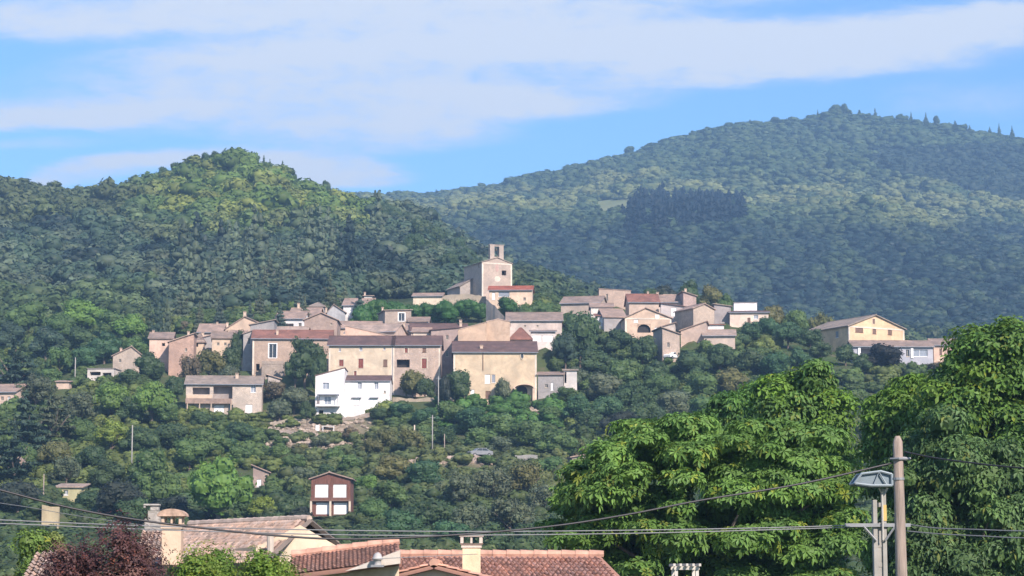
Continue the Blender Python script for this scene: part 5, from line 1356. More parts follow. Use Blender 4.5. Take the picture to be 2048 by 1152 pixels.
# ------------------------------------------------------------------ foreground trees with real leaves
def big_tree(name, label, cat, px, top, wpx, Y, nclump, leaflets, leaf, col, seed, hscale=1.0, trunkh=None, lobe_r=(0.9, 1.5), flat=0.55, nlobes=90, core=0.8, sec=None, yflat=0.8, droopy=0.7, bark=BARK, lowcut=-0.75, boxy=0.72, rag=0.2, inner=0.2, spread=0.0):
    rng = np.random.default_rng(seed)
    P_ = at(px, top, Y); W = wpx * Y / F; gz = ground(P_.x, Y)
    Ht = P_.z - gz
    cw = W / 2; ch = Ht * hscale / 2; cz = Ht - ch
    col = tuple(c * 1.2 for c in col); sec = tuple(c * 1.2 for c in sec) if sec is not None else None
    root = empty(name, (P_.x, Y, gz)); tag(root, label, cat)
    cw *= 0.93; L = []
    for i in range(nlobes):
        d = nrm(rng.normal(size=3)[None])[0]
        if d[2] < lowcut: d[2] = -d[2]
        if d[1] > 0.5 and rng.random() < 0.6: d[1] = -d[1]
        d = np.sign(d) * np.abs(d) ** boxy; d = d / max(1.0, np.linalg.norm(d) / 1.22)
        k = rng.uniform(0.80, 1.0) if i > nlobes * inner else rng.uniform(0.3, 0.78)
        k *= 1 + rag * mnoise.noise(Vector((d[0] * 2.2, d[1] * 2.2, d[2] * 2.2 + seed * 7)))
        r = rng.uniform(*lobe_r)
        L.append((d[0] * (cw - r) * k, d[1] * (cw * yflat - r) * k, cz + d[2] * (ch - r * flat) * k, r, r * flat))
    L = np.array(L)
    wts = L[:, 3] ** 2; wts /= wts.sum()
    li = rng.choice(len(L), nclump, p=wts)
    D = nrm(rng.normal(size=(nclump, 3)) + np.array([0, -0.15, 0.45]))
    rad = np.stack([L[li, 3], L[li, 3], L[li, 4]], 1)
    Pc = L[li, :3] + D * rad * (rng.uniform(0.75, 1.12, (nclump, 1)) + spread * rng.random((nclump, 1)) ** 3)
    Nc = nrm(D / rad); Nc = nrm(Nc + np.array([0, 0, 0.5]) + 0.35 * rng.normal(size=(nclump, 3)))
    T1 = nrm(np.cross(Nc, rng.normal(size=(nclump, 3)))); T2 = np.cross(Nc, T1)
    lt = rng.uniform(0.82, 1.18, len(L)); ct = lt[li] * rng.uniform(0.8, 1.2, nclump)
    Vs = []; Ts = []
    a0 = rng.uniform(0, 6.28, nclump)
    yel = (rng.random(nclump) < 0.05)
    for k in range(leaflets):
        a = (a0 + 2 * math.pi * k / leaflets + rng.uniform(-.2, .2, nclump))[:, None]
        dirn = T1 * np.cos(a) + T2 * np.sin(a); side_ = -T1 * np.sin(a) + T2 * np.cos(a)
        s = (leaf * rng.uniform(0.7, 1.3, (nclump, 1)))
        dr = np.array([0, 0, -1.0]) * s * droopy
        b = Pc + dirn * s * 0.06; m = Pc + dirn * s * 0.62 - dr * -0.15; tip = Pc + dirn * s * 0.95 + dr * 0.65
        wv = side_ * s * (0.20 if leaflets > 3 else 0.27)
        up_ = Nc * s * 0.04
        Vs.append(np.stack([b, m + wv + up_, tip, m - wv + up_], 1))
        c = np.array(col)[None] * (ct * rng.uniform(0.88, 1.12, nclump))[:, None]
        if sec is not None: c = np.where((li % 3 == 0)[:, None], np.array(sec)[None] * ct[:, None], c)
        c = np.where(yel[:, None], c * np.array([1.7, 1.15, 0.8]), c)
        Ts.append(np.repeat(c[:, None, :], 4, 1))
    V = np.concatenate(Vs).reshape(-1, 3); Tn = np.concatenate(Ts).reshape(-1, 3); Q = np.arange(len(V)).reshape(-1, 4)
    if core:
        n = len(L)
        CV = (L[:, None, :3] + CSV[None] * np.stack([L[:, 3], L[:, 3], L[:, 4]], 1)[:, None] * core).reshape(-1, 3)
        CQ = (CSQ[None] + (np.arange(n) * len(CSV))[:, None, None] + len(V)).reshape(-1, 4)
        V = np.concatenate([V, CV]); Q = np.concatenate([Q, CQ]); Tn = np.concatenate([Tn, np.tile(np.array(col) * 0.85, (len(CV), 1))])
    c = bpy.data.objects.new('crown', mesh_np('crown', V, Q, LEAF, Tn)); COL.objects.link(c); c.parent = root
    mb = MB(); rnd = random.Random(seed); r0 = 0.05 * W ** 0.8 + 0.06
    th_ = max(cz - ch * 0.6, Ht * 0.12)
    mb.tube([(0, 0, -0.5), (0.05, 0, th_ * .5), (0.1, 0.05, th_), (0.1, 0, cz), (0, 0, cz + ch * .5)], [r0 * 1.2, r0, r0 * .85, r0 * .5, r0 * .15], 10)
    for k in range(9):
        a = k * 0.7 + rnd.uniform(-.2, .2); z = th_ + (k / 9) * (cz - th_ + .3); l_ = cw * rnd.uniform(0.55, 0.8)
        mb.tube([(0.1, 0, z), (l_ * .45 * math.cos(a), l_ * .4 * math.sin(a), z + ch * .22), (l_ * math.cos(a), l_ * .8 * math.sin(a), z + ch * .42)], [r0 * .4, r0 * .28, r0 * .08], 7)
    mb.build('trunk', bark, root, smooth=True)
    return root
big_tree('chestnut_tree', 'huge round chestnut tree with drooping palmate leaves in front of the slope', 'tree', 1412, 818, 730, 78, 26000, 6, 0.25, (0.100, 0.190, 0.046), 1,
         hscale=1.0, lobe_r=(0.55, 1.2), flat=0.42, nlobes=300, lowcut=-0.9, boxy=0.58, droopy=0.35, rag=0.12, inner=0.32)
big_tree('broadleaf_tree', 'tall bright green tree rising behind the round chestnut tree', 'tree', 1590, 722, 290, 104, 15000, 3, 0.28, (0.085, 0.165, 0.044), 2, hscale=0.98, lobe_r=(0.45, 1.15), flat=0.6, nlobes=150, sec=(0.10, 0.19, 0.03), rag=0.25, spread=.4, droopy=.4)
big_tree('broadleaf_tree', 'leafy tree with a long sloping left side between the chestnut and the hill', 'tree', 1480, 760, 230, 112, 8000, 3, 0.30, (0.062, 0.135, 0.034), 12, hscale=0.98, lobe_r=(0.7, 1.2), flat=0.6, nlobes=70)
big_tree('broadleaf_tree', 'tall light green tree with big leaves filling the right edge behind the poles', 'tree', 1985, 652, 400, 92, 24000, 3, 0.27, (0.078, 0.155, 0.034), 3, hscale=1.0, lobe_r=(0.5, 1.3), flat=0.6, nlobes=210, sec=(0.10, 0.18, 0.032), rag=0.35, spread=.3, droopy=.4)
big_tree('broadleaf_tree', 'lower bright green tree between the purplish bush and the wooden pole', 'tree', 1815, 742, 250, 98, 12000, 3, 0.27, (0.09, 0.175, 0.032), 4, hscale=1.0, lobe_r=(0.6, 1.2), flat=0.6, nlobes=90)
big_tree('broadleaf_tree', 'dark shaded tree filling the lower right corner behind the poles', 'tree', 1925, 840, 400, 84, 16000, 3, 0.22, (0.075, 0.138, 0.050), 5, hscale=1.0, lobe_r=(0.6, 1.2), flat=0.7, nlobes=120)
big_tree('plum_tree', 'dark purple-leaved plum tree in the lower left foreground', 'tree', 215, 1044, 340, 46, 15000, 3, 0.075, (0.078, 0.040, 0.046), 6, hscale=0.9, boxy=0.5, spread=1.2, rag=.35, inner=.4, lobe_r=(0.2, 0.42), flat=0.9, nlobes=100, droopy=0.1, core=0.4, sec=(0.11, 0.062, 0.060))
big_tree('plum_tree', 'dark red bush in the bottom left corner beside the bright hedge', 'bush', 18, 1112, 130, 45, 3000, 3, 0.085, (0.075, 0.024, 0.020), 7, hscale=0.9, lobe_r=(0.2, 0.35), flat=0.9, nlobes=40, droopy=0.1, core=0.5)
big_tree('garden_bush', 'yellow-green feathery bush growing in front of the long tiled roof', 'bush', 478, 1080, 340, 50, 19000, 3, 0.085, (0.135, 0.205, 0.035), 8, hscale=0.9, boxy=0.42, rag=.08, inner=.4, spread=.9, lobe_r=(0.22, 0.45), flat=0.9, nlobes=90, droopy=0.2, core=0.6, sec=(0.10, 0.18, 0.03))
big_tree('garden_bush', 'yellow-green bush left of the purple plum tree', 'bush', 62, 1058, 130, 58, 4500, 3, 0.11, (0.10, 0.165, 0.04), 9, hscale=0.9, lobe_r=(0.22, 0.42), flat=0.9, nlobes=60, droopy=0.2, core=0.6)
big_tree('garden_bush', 'pale yellowish shrub just behind the left side of the purple plum tree', 'bush', 118, 1050, 90, 62, 3000, 3, 0.11, (0.15, 0.19, 0.06), 10, hscale=0.9, lobe_r=(0.2, 0.4), flat=0.9, nlobes=40, droopy=0.2, core=0.55)
big_tree('garden_bush', 'low green hedge shrub at the foot of the orange tiled roof', 'bush', 560, 1124, 130, 51, 3500, 3, 0.09, (0.095, 0.17, 0.035), 11, hscale=0.9, lobe_r=(0.2, 0.35), flat=0.9, nlobes=40, droopy=0.2, core=0.6)

# ------------------------------------------------------------------ foreground houses with real canal tiles
def tile_near_mat(rgb, name):
    m, t, p, o = new_mat(name)
    a_ = t.new('ShaderNodeAttribute', attribute_name='tint')
    tcn = t.new('ShaderNodeTexCoord'); n = t.noise(tcn.outputs['Object'], 1.1, 5, 0.65); n2_ = t.noise(tcn.outputs['Object'], 9.0, 4, 0.7)
    c = t.mix(t.math('MULTIPLY', t.math('SUBTRACT', n, 0.42), 3.0, clamp=True), rgb, (rgb[0] * .72, rgb[1] * .85, rgb[2] * .95))
    c = t.mix(t.math('MULTIPLY', t.math('SUBTRACT', n2_, 0.5), 2.0, clamp=True), c, (rgb[0] * .55, rgb[1] * .62, rgb[2] * .68))
    t.l.new(t.mix(1.0, c, a_.outputs['Color'], 'MULTIPLY'), p.inputs['Base Color']); p.inputs['Roughness'].default_value = 0.9
    return m
TILE_OR = tile_near_mat((0.45, 0.235, 0.17), 'orange_canal_tiles'); TILE_OLD = tile_near_mat((0.40, 0.285, 0.225), 'old_canal_tiles')
def canal_roof(name, A, B, D, mat, parent, pitch=0.15, course=0.30, seed=0, thick=0.12, amp=0.05):
    """A->B eave line, A->D up the slope, world points; rows of half-round tiles run along A->D"""
    rng = np.random.default_rng(seed)
    A, B, D = map(lambda p: np.array(p, float), (A, B, D))
    u = B - A; W = np.linalg.norm(u); u /= W; v = D - A; Ls = np.linalg.norm(v); v /= Ls; n = np.cross(u, v); n /= np.linalg.norm(n)
    if n[2] < 0: n = -n
    ncol = int(W / pitch); nrow = max(1, int(Ls / course)); sub = 8
    V = []; Q = []; Tn = []
    xs = np.linspace(0, 1, sub + 1)
    prof = np.where(xs < 0.62, np.sin(np.pi * xs / 0.62) * amp, -0.3 * amp * np.sin(np.pi * (xs - 0.62) / 0.38))
    for i in range(ncol):
        for j in range(nrow):
            t = rng.choice([.62, .85, 1.0, 1.12, 1.4], p=[.1, .25, .3, .25, .1]) * rng.uniform(.93, 1.07); hue = rng.uniform(-.08, .08); off = rng.uniform(-.012, .012)
            s0 = j * course - 0.04; s1 = (j + 1) * course
            for k in range(sub):
                b = len(V)
                for (xx, ss, lift, kk) in ((xs[k], s0, 0.03, k), (xs[k + 1], s0, 0.03, k + 1), (xs[k + 1], s1, 0.0, k + 1), (xs[k], s1, 0.0, k)):
                    p = A + u * ((i + xx) * pitch + off) + v * ss + n * (prof[kk] + lift + 0.02)
                    V.append(p); Tn.append((t * (1 + hue), t, t * (1 - hue)))
                Q.append((b, b + 1, b + 2, b + 3))
    # underside slab
    b = len(V)
    for p in (A, A + u * W, A + u * W + v * Ls, A + v * Ls):
        V.append(p); Tn.append((.8, .8, .8))
    for p in (A, A + u * W, A + u * W + v * Ls, A + v * Ls):
        V.append(p - n * thick); Tn.append((.55, .55, .6))
    Q += [(b, b + 1, b + 2, b + 3), (b + 7, b + 6, b + 5, b + 4), (b, b + 4, b + 5, b + 1), (b + 1, b + 5, b + 6, b + 2), (b + 2, b + 6, b + 7, b + 3), (b + 3, b + 7, b + 4, b)]
    inv = parent.matrix_basis.inverted() if parent else Matrix()
    V = np.array(V)
    if parent: V = V - np.array(parent.location)
    o = bpy.data.objects.new(name, mesh_np(name, V, Q, mat, np.array(Tn))); COL.objects.link(o); o.parent = parent
    return o
def ridge_tiles(parent, p0, p1, mat, name='ridge_tiles'):
    mb = MB(); p0 = Vector(p0) - parent.location; p1 = Vector(p1) - parent.location
    n = max(2, int((p1 - p0).length / 0.4))
    for k in range(n):
        a_ = p0.lerp(p1, k / n); b_ = p0.lerp(p1, (k + 1.06) / n)
        mb.tube([a_, b_], [0.13, 0.105], 8, cap=True)
    return mb.build(name, mat, parent, smooth=False)
def wpoly(mb, root, pts, th=0.0, back=None):
    mb.quad(*[Vector(p) - root.location for p in pts])
TR = plain('ridge_tile_clay', (0.46, 0.27, 0.20), 0.9, var=0.35, scale=2.5)

# orange roofed house, bottom centre.  ridge seen at row 1110, roof falls towards the camera
Yr = 66.0
r0 = at(800, 1111, Yr); r1 = at(1168, 1112, Yr)
root = empty('orange_roofed_house', (r0.x, Yr, 0)); tag(root, 'near house with an orange canal-tile roof and a cream chimney', 'house')
sl = math.tan(R(17)); dn = 5.0
eA = Vector((r0.x - 3.0, Yr - dn, r0.z - dn * sl)); 
rA = Vector((r0.x - 3.0, Yr, r0.z)); rB = Vector((r1.x, Yr, r1.z))
canal_roof('roof', (rA.x + 1.3, Yr - dn, rA.z - dn * sl), (rB.x + 1.75, Yr - dn, rA.z - dn * sl), (rA.x, Yr, rA.z), TILE_OR, root, seed=3)
bk = canal_roof('roof_back_slope', (rB.x + .55, Yr + dn, rA.z - dn * sl), (rA.x, Yr + dn, rA.z - dn * sl), (rB.x + .55, Yr, rA.z), TILE_OR, root, seed=4)
ridge_tiles(root, (rA.x + 2.9, Yr, rA.z + .05), (rB.x + .55, Yr, rB.z + .05), TR)
mb = MB()
zE = rA.z - (dn - .4) * sl - .15; xl, xr = rA.x + .3, rB.x + .2; y0, y1 = Yr - dn + .4, Yr + dn - .4
for pts in ([(xl, y0, -1), (xr, y0, -1), (xr, y0, zE), (xl, y0, zE)], [(xr, y0, -1), (xr, y1, -1), (xr, y1, zE), (xr, Yr, rA.z - .16), (xr, y0, zE)], [(xr, y1, -1), (xl, y1, -1), (xl, y1, zE), (xr, y1, zE)], [(xl, y1, -1), (xl, y0, -1), (xl, y0, zE), (xl, Yr, rA.z - .16), (xl, y1, zE)]): wpoly(mb, root, pts)
mb.build('wall', wall_mat(CREAMW), root)
# gable dormer facing the camera, apex at (868,1128)
Yg = 61.2
ap = at(868, 1130, Yg); gw = 2.6; gs = math.tan(R(14))
mb = MB()
pp = [(ap.x - gw, Yg + .25, ap.z - gw * gs - 2.2), (ap.x + gw, Yg + .25, ap.z - gw * gs - 2.2), (ap.x + gw, Yg + .25, ap.z - gw * gs - .12), (ap.x, Yg + .25, ap.z - .12), (ap.x - gw, Yg + .25, ap.z - gw * gs - .12)]
wpoly(mb, root, pp)
wpoly(mb, root, [(p[0], Yg + 3.0, p[2]) for p in reversed(pp)])
for k in range(5):
    a_, b_ = pp[k], pp[(k + 1) % 5]
    wpoly(mb, root, [a_, (a_[0], Yg + 3.0, a_[2]), (b_[0], Yg + 3.0, b_[2]), b_])
dm = mb.build('gable_wall', wall_mat((0.60, 0.56, 0.48)), root)
q = 0.35
canal_roof('gable_roof', (ap.x - gw - q, Yg + 4.2, ap.z - (gw + q) * gs), (ap.x - gw - q, Yg - .15, ap.z - (gw + q) * gs), (ap.x, Yg + 4.2, ap.z), TILE_OR, root, seed=5, thick=.1)
canal_roof('gable_roof', (ap.x + gw + q, Yg - .15, ap.z - (gw + q) * gs), (ap.x + gw + q, Yg + 4.2, ap.z - (gw + q) * gs), (ap.x, Yg - .15, ap.z), TILE_OR, root, seed=6, thick=.1)
ridge_tiles(root, (ap.x, Yg - .15, ap.z + .05), (ap.x, Yg + 4.2, ap.z + .05), TR)
# chimney
def near_chimney(root, px, Y, top, capb, wsh, wcap, rows_bottom, mshaft, mcap, label_=None):
    c = at(px, top, Y); s = Y / F
    w1 = wsh * s / 2; w2 = wcap * s / 2; zt = c.z; zb = at(px, rows_bottom, Y).z; zc_ = at(px, capb, Y).z
    o = Vector((c.x, Y, 0)) - root.location
    mb = MB(); mb.box(o.x - w1, o.x + w1, o.y - w1, o.y + w1, zb, zc_)
    ch_ = mb.build('chimney', mshaft, root, bevel=0.015)
    mb = MB()
    n = 5     # flared collar
    mb.box(o.x - w1 * 1.12, o.x + w1 * 1.12, o.y - w1 * 1.12, o.y + w1 * 1.12, zc_, zc_ + 0.06)
    hz = zt - zc_
    a_, b_ = w1 * 1.05, w2
    z1_, z2_ = zc_ + .06, zc_ + hz * .35
    lo4 = [(o.x - a_, o.y - a_, z1_), (o.x + a_, o.y - a_, z1_), (o.x + a_, o.y + a_, z1_), (o.x - a_, o.y + a_, z1_)]
    hi4 = [(o.x - b_, o.y - b_, z2_), (o.x + b_, o.y - b_, z2_), (o.x + b_, o.y + b_, z2_), (o.x - b_, o.y + b_, z2_)]
    for i in range(4): mb.quad(lo4[i], lo4[(i + 1) % 4], hi4[(i + 1) % 4], hi4[i])
    mb.quad(*hi4); mb.quad(*reversed(lo4))
    z3_ = zt - hz * .14
    for sx, sy in ((-1, -1), (1, -1), (1, 1), (-1, 1), (0, -1), (0, 1), (-1, 0), (1, 0)):
        x, y = o.x + sx * w2 * .78, o.y + sy * w2 * .78; r_ = w2 * .13 if sx and sy else w2 * .09
        mb.box(x - r_, x + r_, y - r_, y + r_, z2_, z3_)
    mb.box(o.x - w2, o.x + w2, o.y - w2, o.y + w2, z3_, zt)
    mb.build('chimney_cap', mcap, ch_, bevel=0.01)
    return ch_
near_chimney(root, 943, 62.6, 1070, 1096, 36, 48, 1175, wall_mat((0.72, 0.58, 0.38)), wall_mat((0.64, 0.54, 0.46)))
# left lean-to roof with white flashing
s0 = at(590, 1118, 63.5); s1 = at(800, 1092, 65)
root = empty('lean_to_extension', (s0.x, 63, 0)); tag(root, 'lower orange tiled extension with a white rendered wedge end', 'extension')
pA = at(585, 1150, 61.0); pB = at(800, 1124, 62.5)
A_ = at(578, 1150, 60.5); B_ = at(803, 1122, 60.5); D_ = at(583, 1114, 63.5)
canal_roof('roof', A_, B_, D_, TILE_OR, root, seed=8, pitch=.115, amp=.022)
E_ = B_ + (D_ - A_)
ridge_tiles(root, D_ + Vector((0, 0, .06)), E_ + Vector((0, 0, .06)), TR)
mb = MB(); f_ = Vector((0, -.1, 0))
a1, a2, a3 = at(690, 1142, 60.2), at(800, 1127, 60.2), at(800, 1100, 60.2)
for dy in (0, .25): wpoly(mb, root, [a1 + Vector((0, dy, 0)), a2 + Vector((0, dy, 0)), a3 + Vector((0, dy, 0))])
wpoly(mb, root, [a1, a3, a3 + Vector((0, .25, 0)), a1 + Vector((0, .25, 0))]); wpoly(mb, root, [a3, a2, a2 + Vector((0, .25, 0)), a3 + Vector((0, .25, 0))])
mb.build('wedge_wall', wall_mat((0.66, 0.60, 0.52)), root)
mb = MB(); b1 = at(600, 1200, 61); b2 = at(798, 1200, 61)
for pts in ([at(600, 1240, 60.9), at(798, 1240, 60.9), at(798, 1126, 60.9), at(600, 1151, 60.9)],): wpoly(mb, root, pts)
wpoly(mb, root, [Vector((b1.x, 60.9, -1)), Vector((b2.x, 60.9, -1)), at(798, 1230, 60.9), at(600, 1230, 60.9)])
mb.build('wall', wall_mat(CREAMW), root)
# round roof vent
vt = at(755, 1122, 60.0); root2 = empty('roof_vent', (vt.x, 60.0, vt.z)); tag(root2, 'white domed roof vent standing in front of the white wedge wall', 'vent')
mb = MB(); mb.lathe([(.1, -.1), (.1, .03), (.15, .04), (.15, .07), (.12, .1), (.1, .17), (.06, .21), (0.01, .23)], 0, 0, 16); mb.build('dome', plain('dull_metal', (.38, .37, .36), .6), root2, smooth=True)
mb = MB(); mb.box(-.17, .17, -.15, .15, -.16, -.1); mb.build('base_plate', GALV, root2)

# left house: long old roof, gable end turned to the right
root = empty('old_tiled_house', at(560, 1110, 72).to_2d().to_3d()); root.location.z = 0; root.location.y = 72
tag(root, 'near house with a long faded tile roof and cream gable behind the yellow-green bush', 'house')
g0 = at(380, 1052, 76.0); g1 = at(618, 1041, 70.0)             # ridge
e0 = g0 + Vector((-.9, -3.9, -1.35)); e1 = g1 + Vector((-1.05, -3.9, -1.35))
canal_roof('roof', e0, e1, g0 + (Vector((0, 0, 0))), TILE_OLD, root, seed=10)
h0 = g0 + Vector((.9, 3.9, -1.35)); h1 = g1 + Vector((1.35, 2.6, -1.3))
canal_roof('roof_back_slope', g1 + Vector((1.3, 2.5, -1.15)), g0 + Vector((1.3, 2.5, -1.15)), g1, TILE_OLD, root, seed=11)
ridge_tiles(root, g0 + Vector((0, 0, .06)), g1 + Vector((0, 0, .06)), plain('old_ridge_tile', (.42, .33, .27), .9, var=.3))
mb = MB()   # gable wall below the overhang
w0 = at(512, 1094, 67.6); wa = at(600, 1050, 68.6); w1_ = at(688, 1100, 70.2)
gpts = [Vector((w0.x, w0.y, -1)), Vector((w1_.x, w1_.y, -1)), w1_, Vector((wa.x, wa.y, wa.z)), w0]
wpoly(mb, root, gpts)
q0 = at(372, 1104, 72.5)
wpoly(mb, root, [Vector((q0.x, q0.y, -1)), gpts[0], w0, q0])
wpoly(mb, root, [gpts[1], gpts[1] + Vector((-1, 8, 0)), w1_ + Vector((-1, 8, 0)), w1_])
mb.build('wall', wall_mat((0.66, 0.54, 0.39)), root)
mb = MB()
for a_, b_ in ((g1 + Vector((.05, -.03, -.03)), g1 + Vector((1.35, 2.45, -1.22))), (g1 + Vector((.02, -.06, -.03)), e1 + Vector((.06, 0, -.03)))):
    a_ = a_ - root.location; b_ = b_ - root.location
    mb.tube([a_, b_], .09, 4)
mb.build('verge_board', plain('old_wood', (.16, .13, .11), .9), root)
mb = MB(); p_ = at(541, 1072, 67.2) - root.location; mb.tube([p_, Vector((p_.x, p_.y, 0))], .1, 8); mb.build('downpipe', plain('pipe_stone', (.45, .4, .34), .8), root)
ch_ = near_chimney(root, 346, 70.0, 1031, 1058, 38, 44, 1130, wall_mat((0.62, 0.46, 0.33)), wall_mat((0.64, 0.50, 0.38)))
c_ = at(346, 1018, 70.0) - root.location; cb = at(346, 1033, 70.0) - root.location
mb = MB(); ww = 0.44
for i in range(10):
    t0, t1 = math.pi * i / 10, math.pi * (i + 1) / 10
    p = lambda t, y, r_=1.0: (cb.x - ww * r_ * math.cos(t), c_.y + y, cb.z + (c_.z - cb.z) * r_ * math.sin(t))
    mb.quad(p(t0, -.42), p(t1, -.42), p(t1, .42), p(t0, .42)); mb.quad(p(t0, -.42), (cb.x, c_.y - .42, cb.z), p(t1, -.42)); mb.quad(p(t0, .42), p(t1, .42), (cb.x, c_.y + .42, cb.z))
mb.build('curved_tile_hood', plain('old_hood_clay', (.40, .28, .21), .9, var=.4, scale=5), ch_)
# neighbour roof pieces at left
root = empty('low_tiled_outhouse', at(320, 1090, 75).to_2d().to_3d()); root.location.y = 75; tag(root, 'low pink tiled outhouse just behind the purple plum tree', 'outhouse')
canal_roof('roof', at(262, 1128, 72), at(345, 1128, 72), at(285, 1062, 77), TILE_OLD, root, seed=13)
mb = MB(); a_, b_ = at(268, 1126, 72.3), at(340, 1126, 72.3)
wpoly(mb, root, [Vector((a_.x, a_.y, -1)), Vector((b_.x, b_.y, -1)), b_, a_]); wpoly(mb, root, [Vector((b_.x, b_.y, -1)), Vector((b_.x, b_.y + 5, -1)), b_ + Vector((.3, 5, 1.0)), b_]); mb.build('wall', wall_mat(PINK), root)
root = empty('stone_chimney_stack', (at(306, 1060, 80).x, 80, at(306, 1062, 80).z)); tag(root, 'grey stone chimney stack with a hooked cap behind the tile-hooded chimney', 'chimney')
mb = MB(); zt = at(306, 1008, 80).z - root.location.z
mb.box(-.26, .30, -.28, .28, -4, zt * .45); mb.box(-.16, .24, -.2, .2, zt * .45, zt * .75); mb.build('stack', wall_mat((.42, .38, .33), 'stone'), root)
mb = MB()
mb.box(-.1, .2, -.16, .16, zt * .75, zt * .92); mb.box(-.34, .24, -.22, .22, zt * .92, zt); mb.box(-.34, -.24, -.2, .2, zt * .84, zt * .92); mb.build('cowl', wall_mat((.42, .39, .35), 'stone'), root, bevel=.05)
root = empty('tiled_porch', (at(80, 1120, 52).x, 52, 0)); tag(root, 'small pink tiled roof corner showing between the red bush and the plum tree', 'porch')
canal_roof('roof', at(40, 1168, 50), at(112, 1160, 50), at(72, 1108, 53), TILE_OLD, root, seed=14)
mb = MB()
for p_ in (at(50, 1160, 50.2), at(108, 1156, 50.2), at(76, 1118, 53), at(112, 1116, 53)): q_ = p_ - root.location; mb.tube([(q_.x, q_.y, 0), q_], .08, 6)
mb.build('post', BROWNP, root)
# small white garden frame at the bottom
root = empty('garden_pergola', (at(1370, 1150, 60).x, 60, at(1370, 1400, 60).z)); tag(root, 'small weathered white pergola frame under the chestnut tree', 'pergola')
mb = MB(); zt = at(1370, 1135, 60).z - root.location.z; hw_ = 25 * 60 / F
for sx in (-1, 1):
    for sy in (-.6, .6): mb.box(sx * hw_ * .82 - .04, sx * hw_ * .82 + .04, sy - .04, sy + .04, 0, zt - .06)
mb.build('post', plain('weathered_white', (.5, .47, .42), .8), root)
mb = MB(); mb.box(-hw_, hw_, -.66, -.54, zt - .06, zt + .03); mb.box(-hw_, hw_, .54, .66, zt - .06, zt + .03)
for k in range(5): x = -hw_ + 2 * hw_ * k / 4; mb.box(x - .03, x + .03, -.8, .8, zt + .03, zt + .1)
mb.build('beam', plain('weathered_white', (.5, .47, .42), .8), root)

# ------------------------------------------------------------------ poles and cables
def seg_pole(root, pts, rad, mat, name='pole', sides=12):
    mb = MB(); mb.tube([Vector(p) - root.location for p in pts], rad, sides); return mb.build(name, mat, root, smooth=True)
Yp = 48.0
pt = at(1795, 872, Yp); pb = at(1803, 1152, Yp); dirv = (pb - pt) / (pt.z - pb.z)
foot = pt + dirv * (pt.z + 0.5)
root = empty('wooden_pole', (foot.x, Yp, 0)); tag(root, 'tall reddish wooden utility pole with a notched top', 'utility pole')
seg_pole(root, [foot, pb, pt.lerp(pb, .5), pt + Vector((0, 0, -.12)), pt], [.135, .124, .112, .104, .05], POLEW)
mb = MB(); q_ = at(1795, 918, Yp) - root.location; mb.tube([(q_.x - .16, q_.y - .03, q_.z), (q_.x, q_.y - .16, q_.z), (q_.x + .17, q_.y - .03, q_.z)], .03, 6); mb.tube([(q_.x + .1, q_.y, q_.z + .02), (q_.x + .28, q_.y, q_.z)], .035, 6)
q2 = at(1797, 960, Yp) - root.location; mb.lathe([(.115, q2.z), (.128, q2.z), (.128, q2.z + .05), (.115, q2.z + .05)], q2.x, q2.y, 12); mb.build('bracket', GALV, root)
# twin concrete pole with crossarm and frame
Yc = 50.0
a_ = at(1757, 978, Yc); root = empty('concrete_pole', (a_.x, Yc, 0)); tag(root, 'grey twin-leg concrete utility pole carrying a crossarm and frame', 'utility pole')
s = Yc / F; z = lambda py: at(1757, py, Yc).z
mb = MB()
for sx in (-1, 1): mb.box(sx * 9 * s - 4.2 * s, sx * 9 * s + 4.2 * s, -.1, .1, -.3, z(978) if sx > 0 else z(1000))
for py in (1010, 1050, 1090, 1130, 1170): mb.box(-5 * s, 5 * s, -.06, .06, z(py) - .05, z(py) + .05)
mb.box(-5 * s, 5 * s, -.05, .05, -.3, z(1056)); mb.build('pole', CONC, root, bevel=.01)
mb = MB(); mb.box(-4.6 * s + 9 * s, 4.6 * s + 9 * s, -.115, -.105, z(1042), z(1010)); mb.build('yellow_plate', plain('yellow_paint', (.50, .36, .12), .7), root)
mb = MB(); mb.box(-70 * s, 60 * s, -.16, -.10, z(1054), z(1047)); mb.build('crossarm', GALV, root)
mb = MB()
mb.tube([(-34 * s, -.14, z(1052)), (-8 * s, -.14, z(1082))], .025, 6); mb.tube([(30 * s, -.14, z(1052)), (9 * s, -.14, z(1082))], .025, 6); mb.build('brace', GALV, root)
mb = MB()   # frame: bent angle irons above the head
for y_ in (-.35, .35):
    mb.tube([(-52 * s, y_, z(968)), (-38 * s, y_, z(949)), (0, y_, z(944)), (22 * s, y_, z(950))], .03, 6)
    mb.tube([(-52 * s, y_, z(968)), (-20 * s, y_, z(972)), (22 * s, y_, z(972))], .03, 6)
    mb.tube([(-14 * s, y_, z(972)), (-4 * s, y_, z(945)), (12 * s, y_, z(972))], .022, 6)
    mb.tube([(22 * s, y_, z(950)), (22 * s, y_, z(972))], .03, 6)
for x_, py in ((-52, 968), (-38, 949), (0, 944), (22, 950), (22, 972), (-14, 972)): mb.tube([(x_ * s, -.35, z(py)), (x_ * s, .35, z(py))], .022, 6)
pn_ = MB()
pts_ = [(-50, 967), (-37, 951), (0, 946), (21, 952), (21, 970), (-20, 970)]
for y_ in (-.3, .3): pn_.quad(*[(x_ * s, y_, z(py)) for x_, py in pts_])
for k in range(6):
    (xa, pa), (xb, pb2) = pts_[k], pts_[(k + 1) % 6]; pn_.quad((xa * s, -.3, z(pa)), (xb * s, -.3, z(pb2)), (xb * s, .3, z(pb2)), (xa * s, .3, z(pa)))
pn_.build('grey_box', plain('box_blue_grey', (.17, .22, .25), .7), root)
mb.build('metal_frame', plain('pale_metal', (.25, .30, .33), .6, .2), root)
mb = MB()
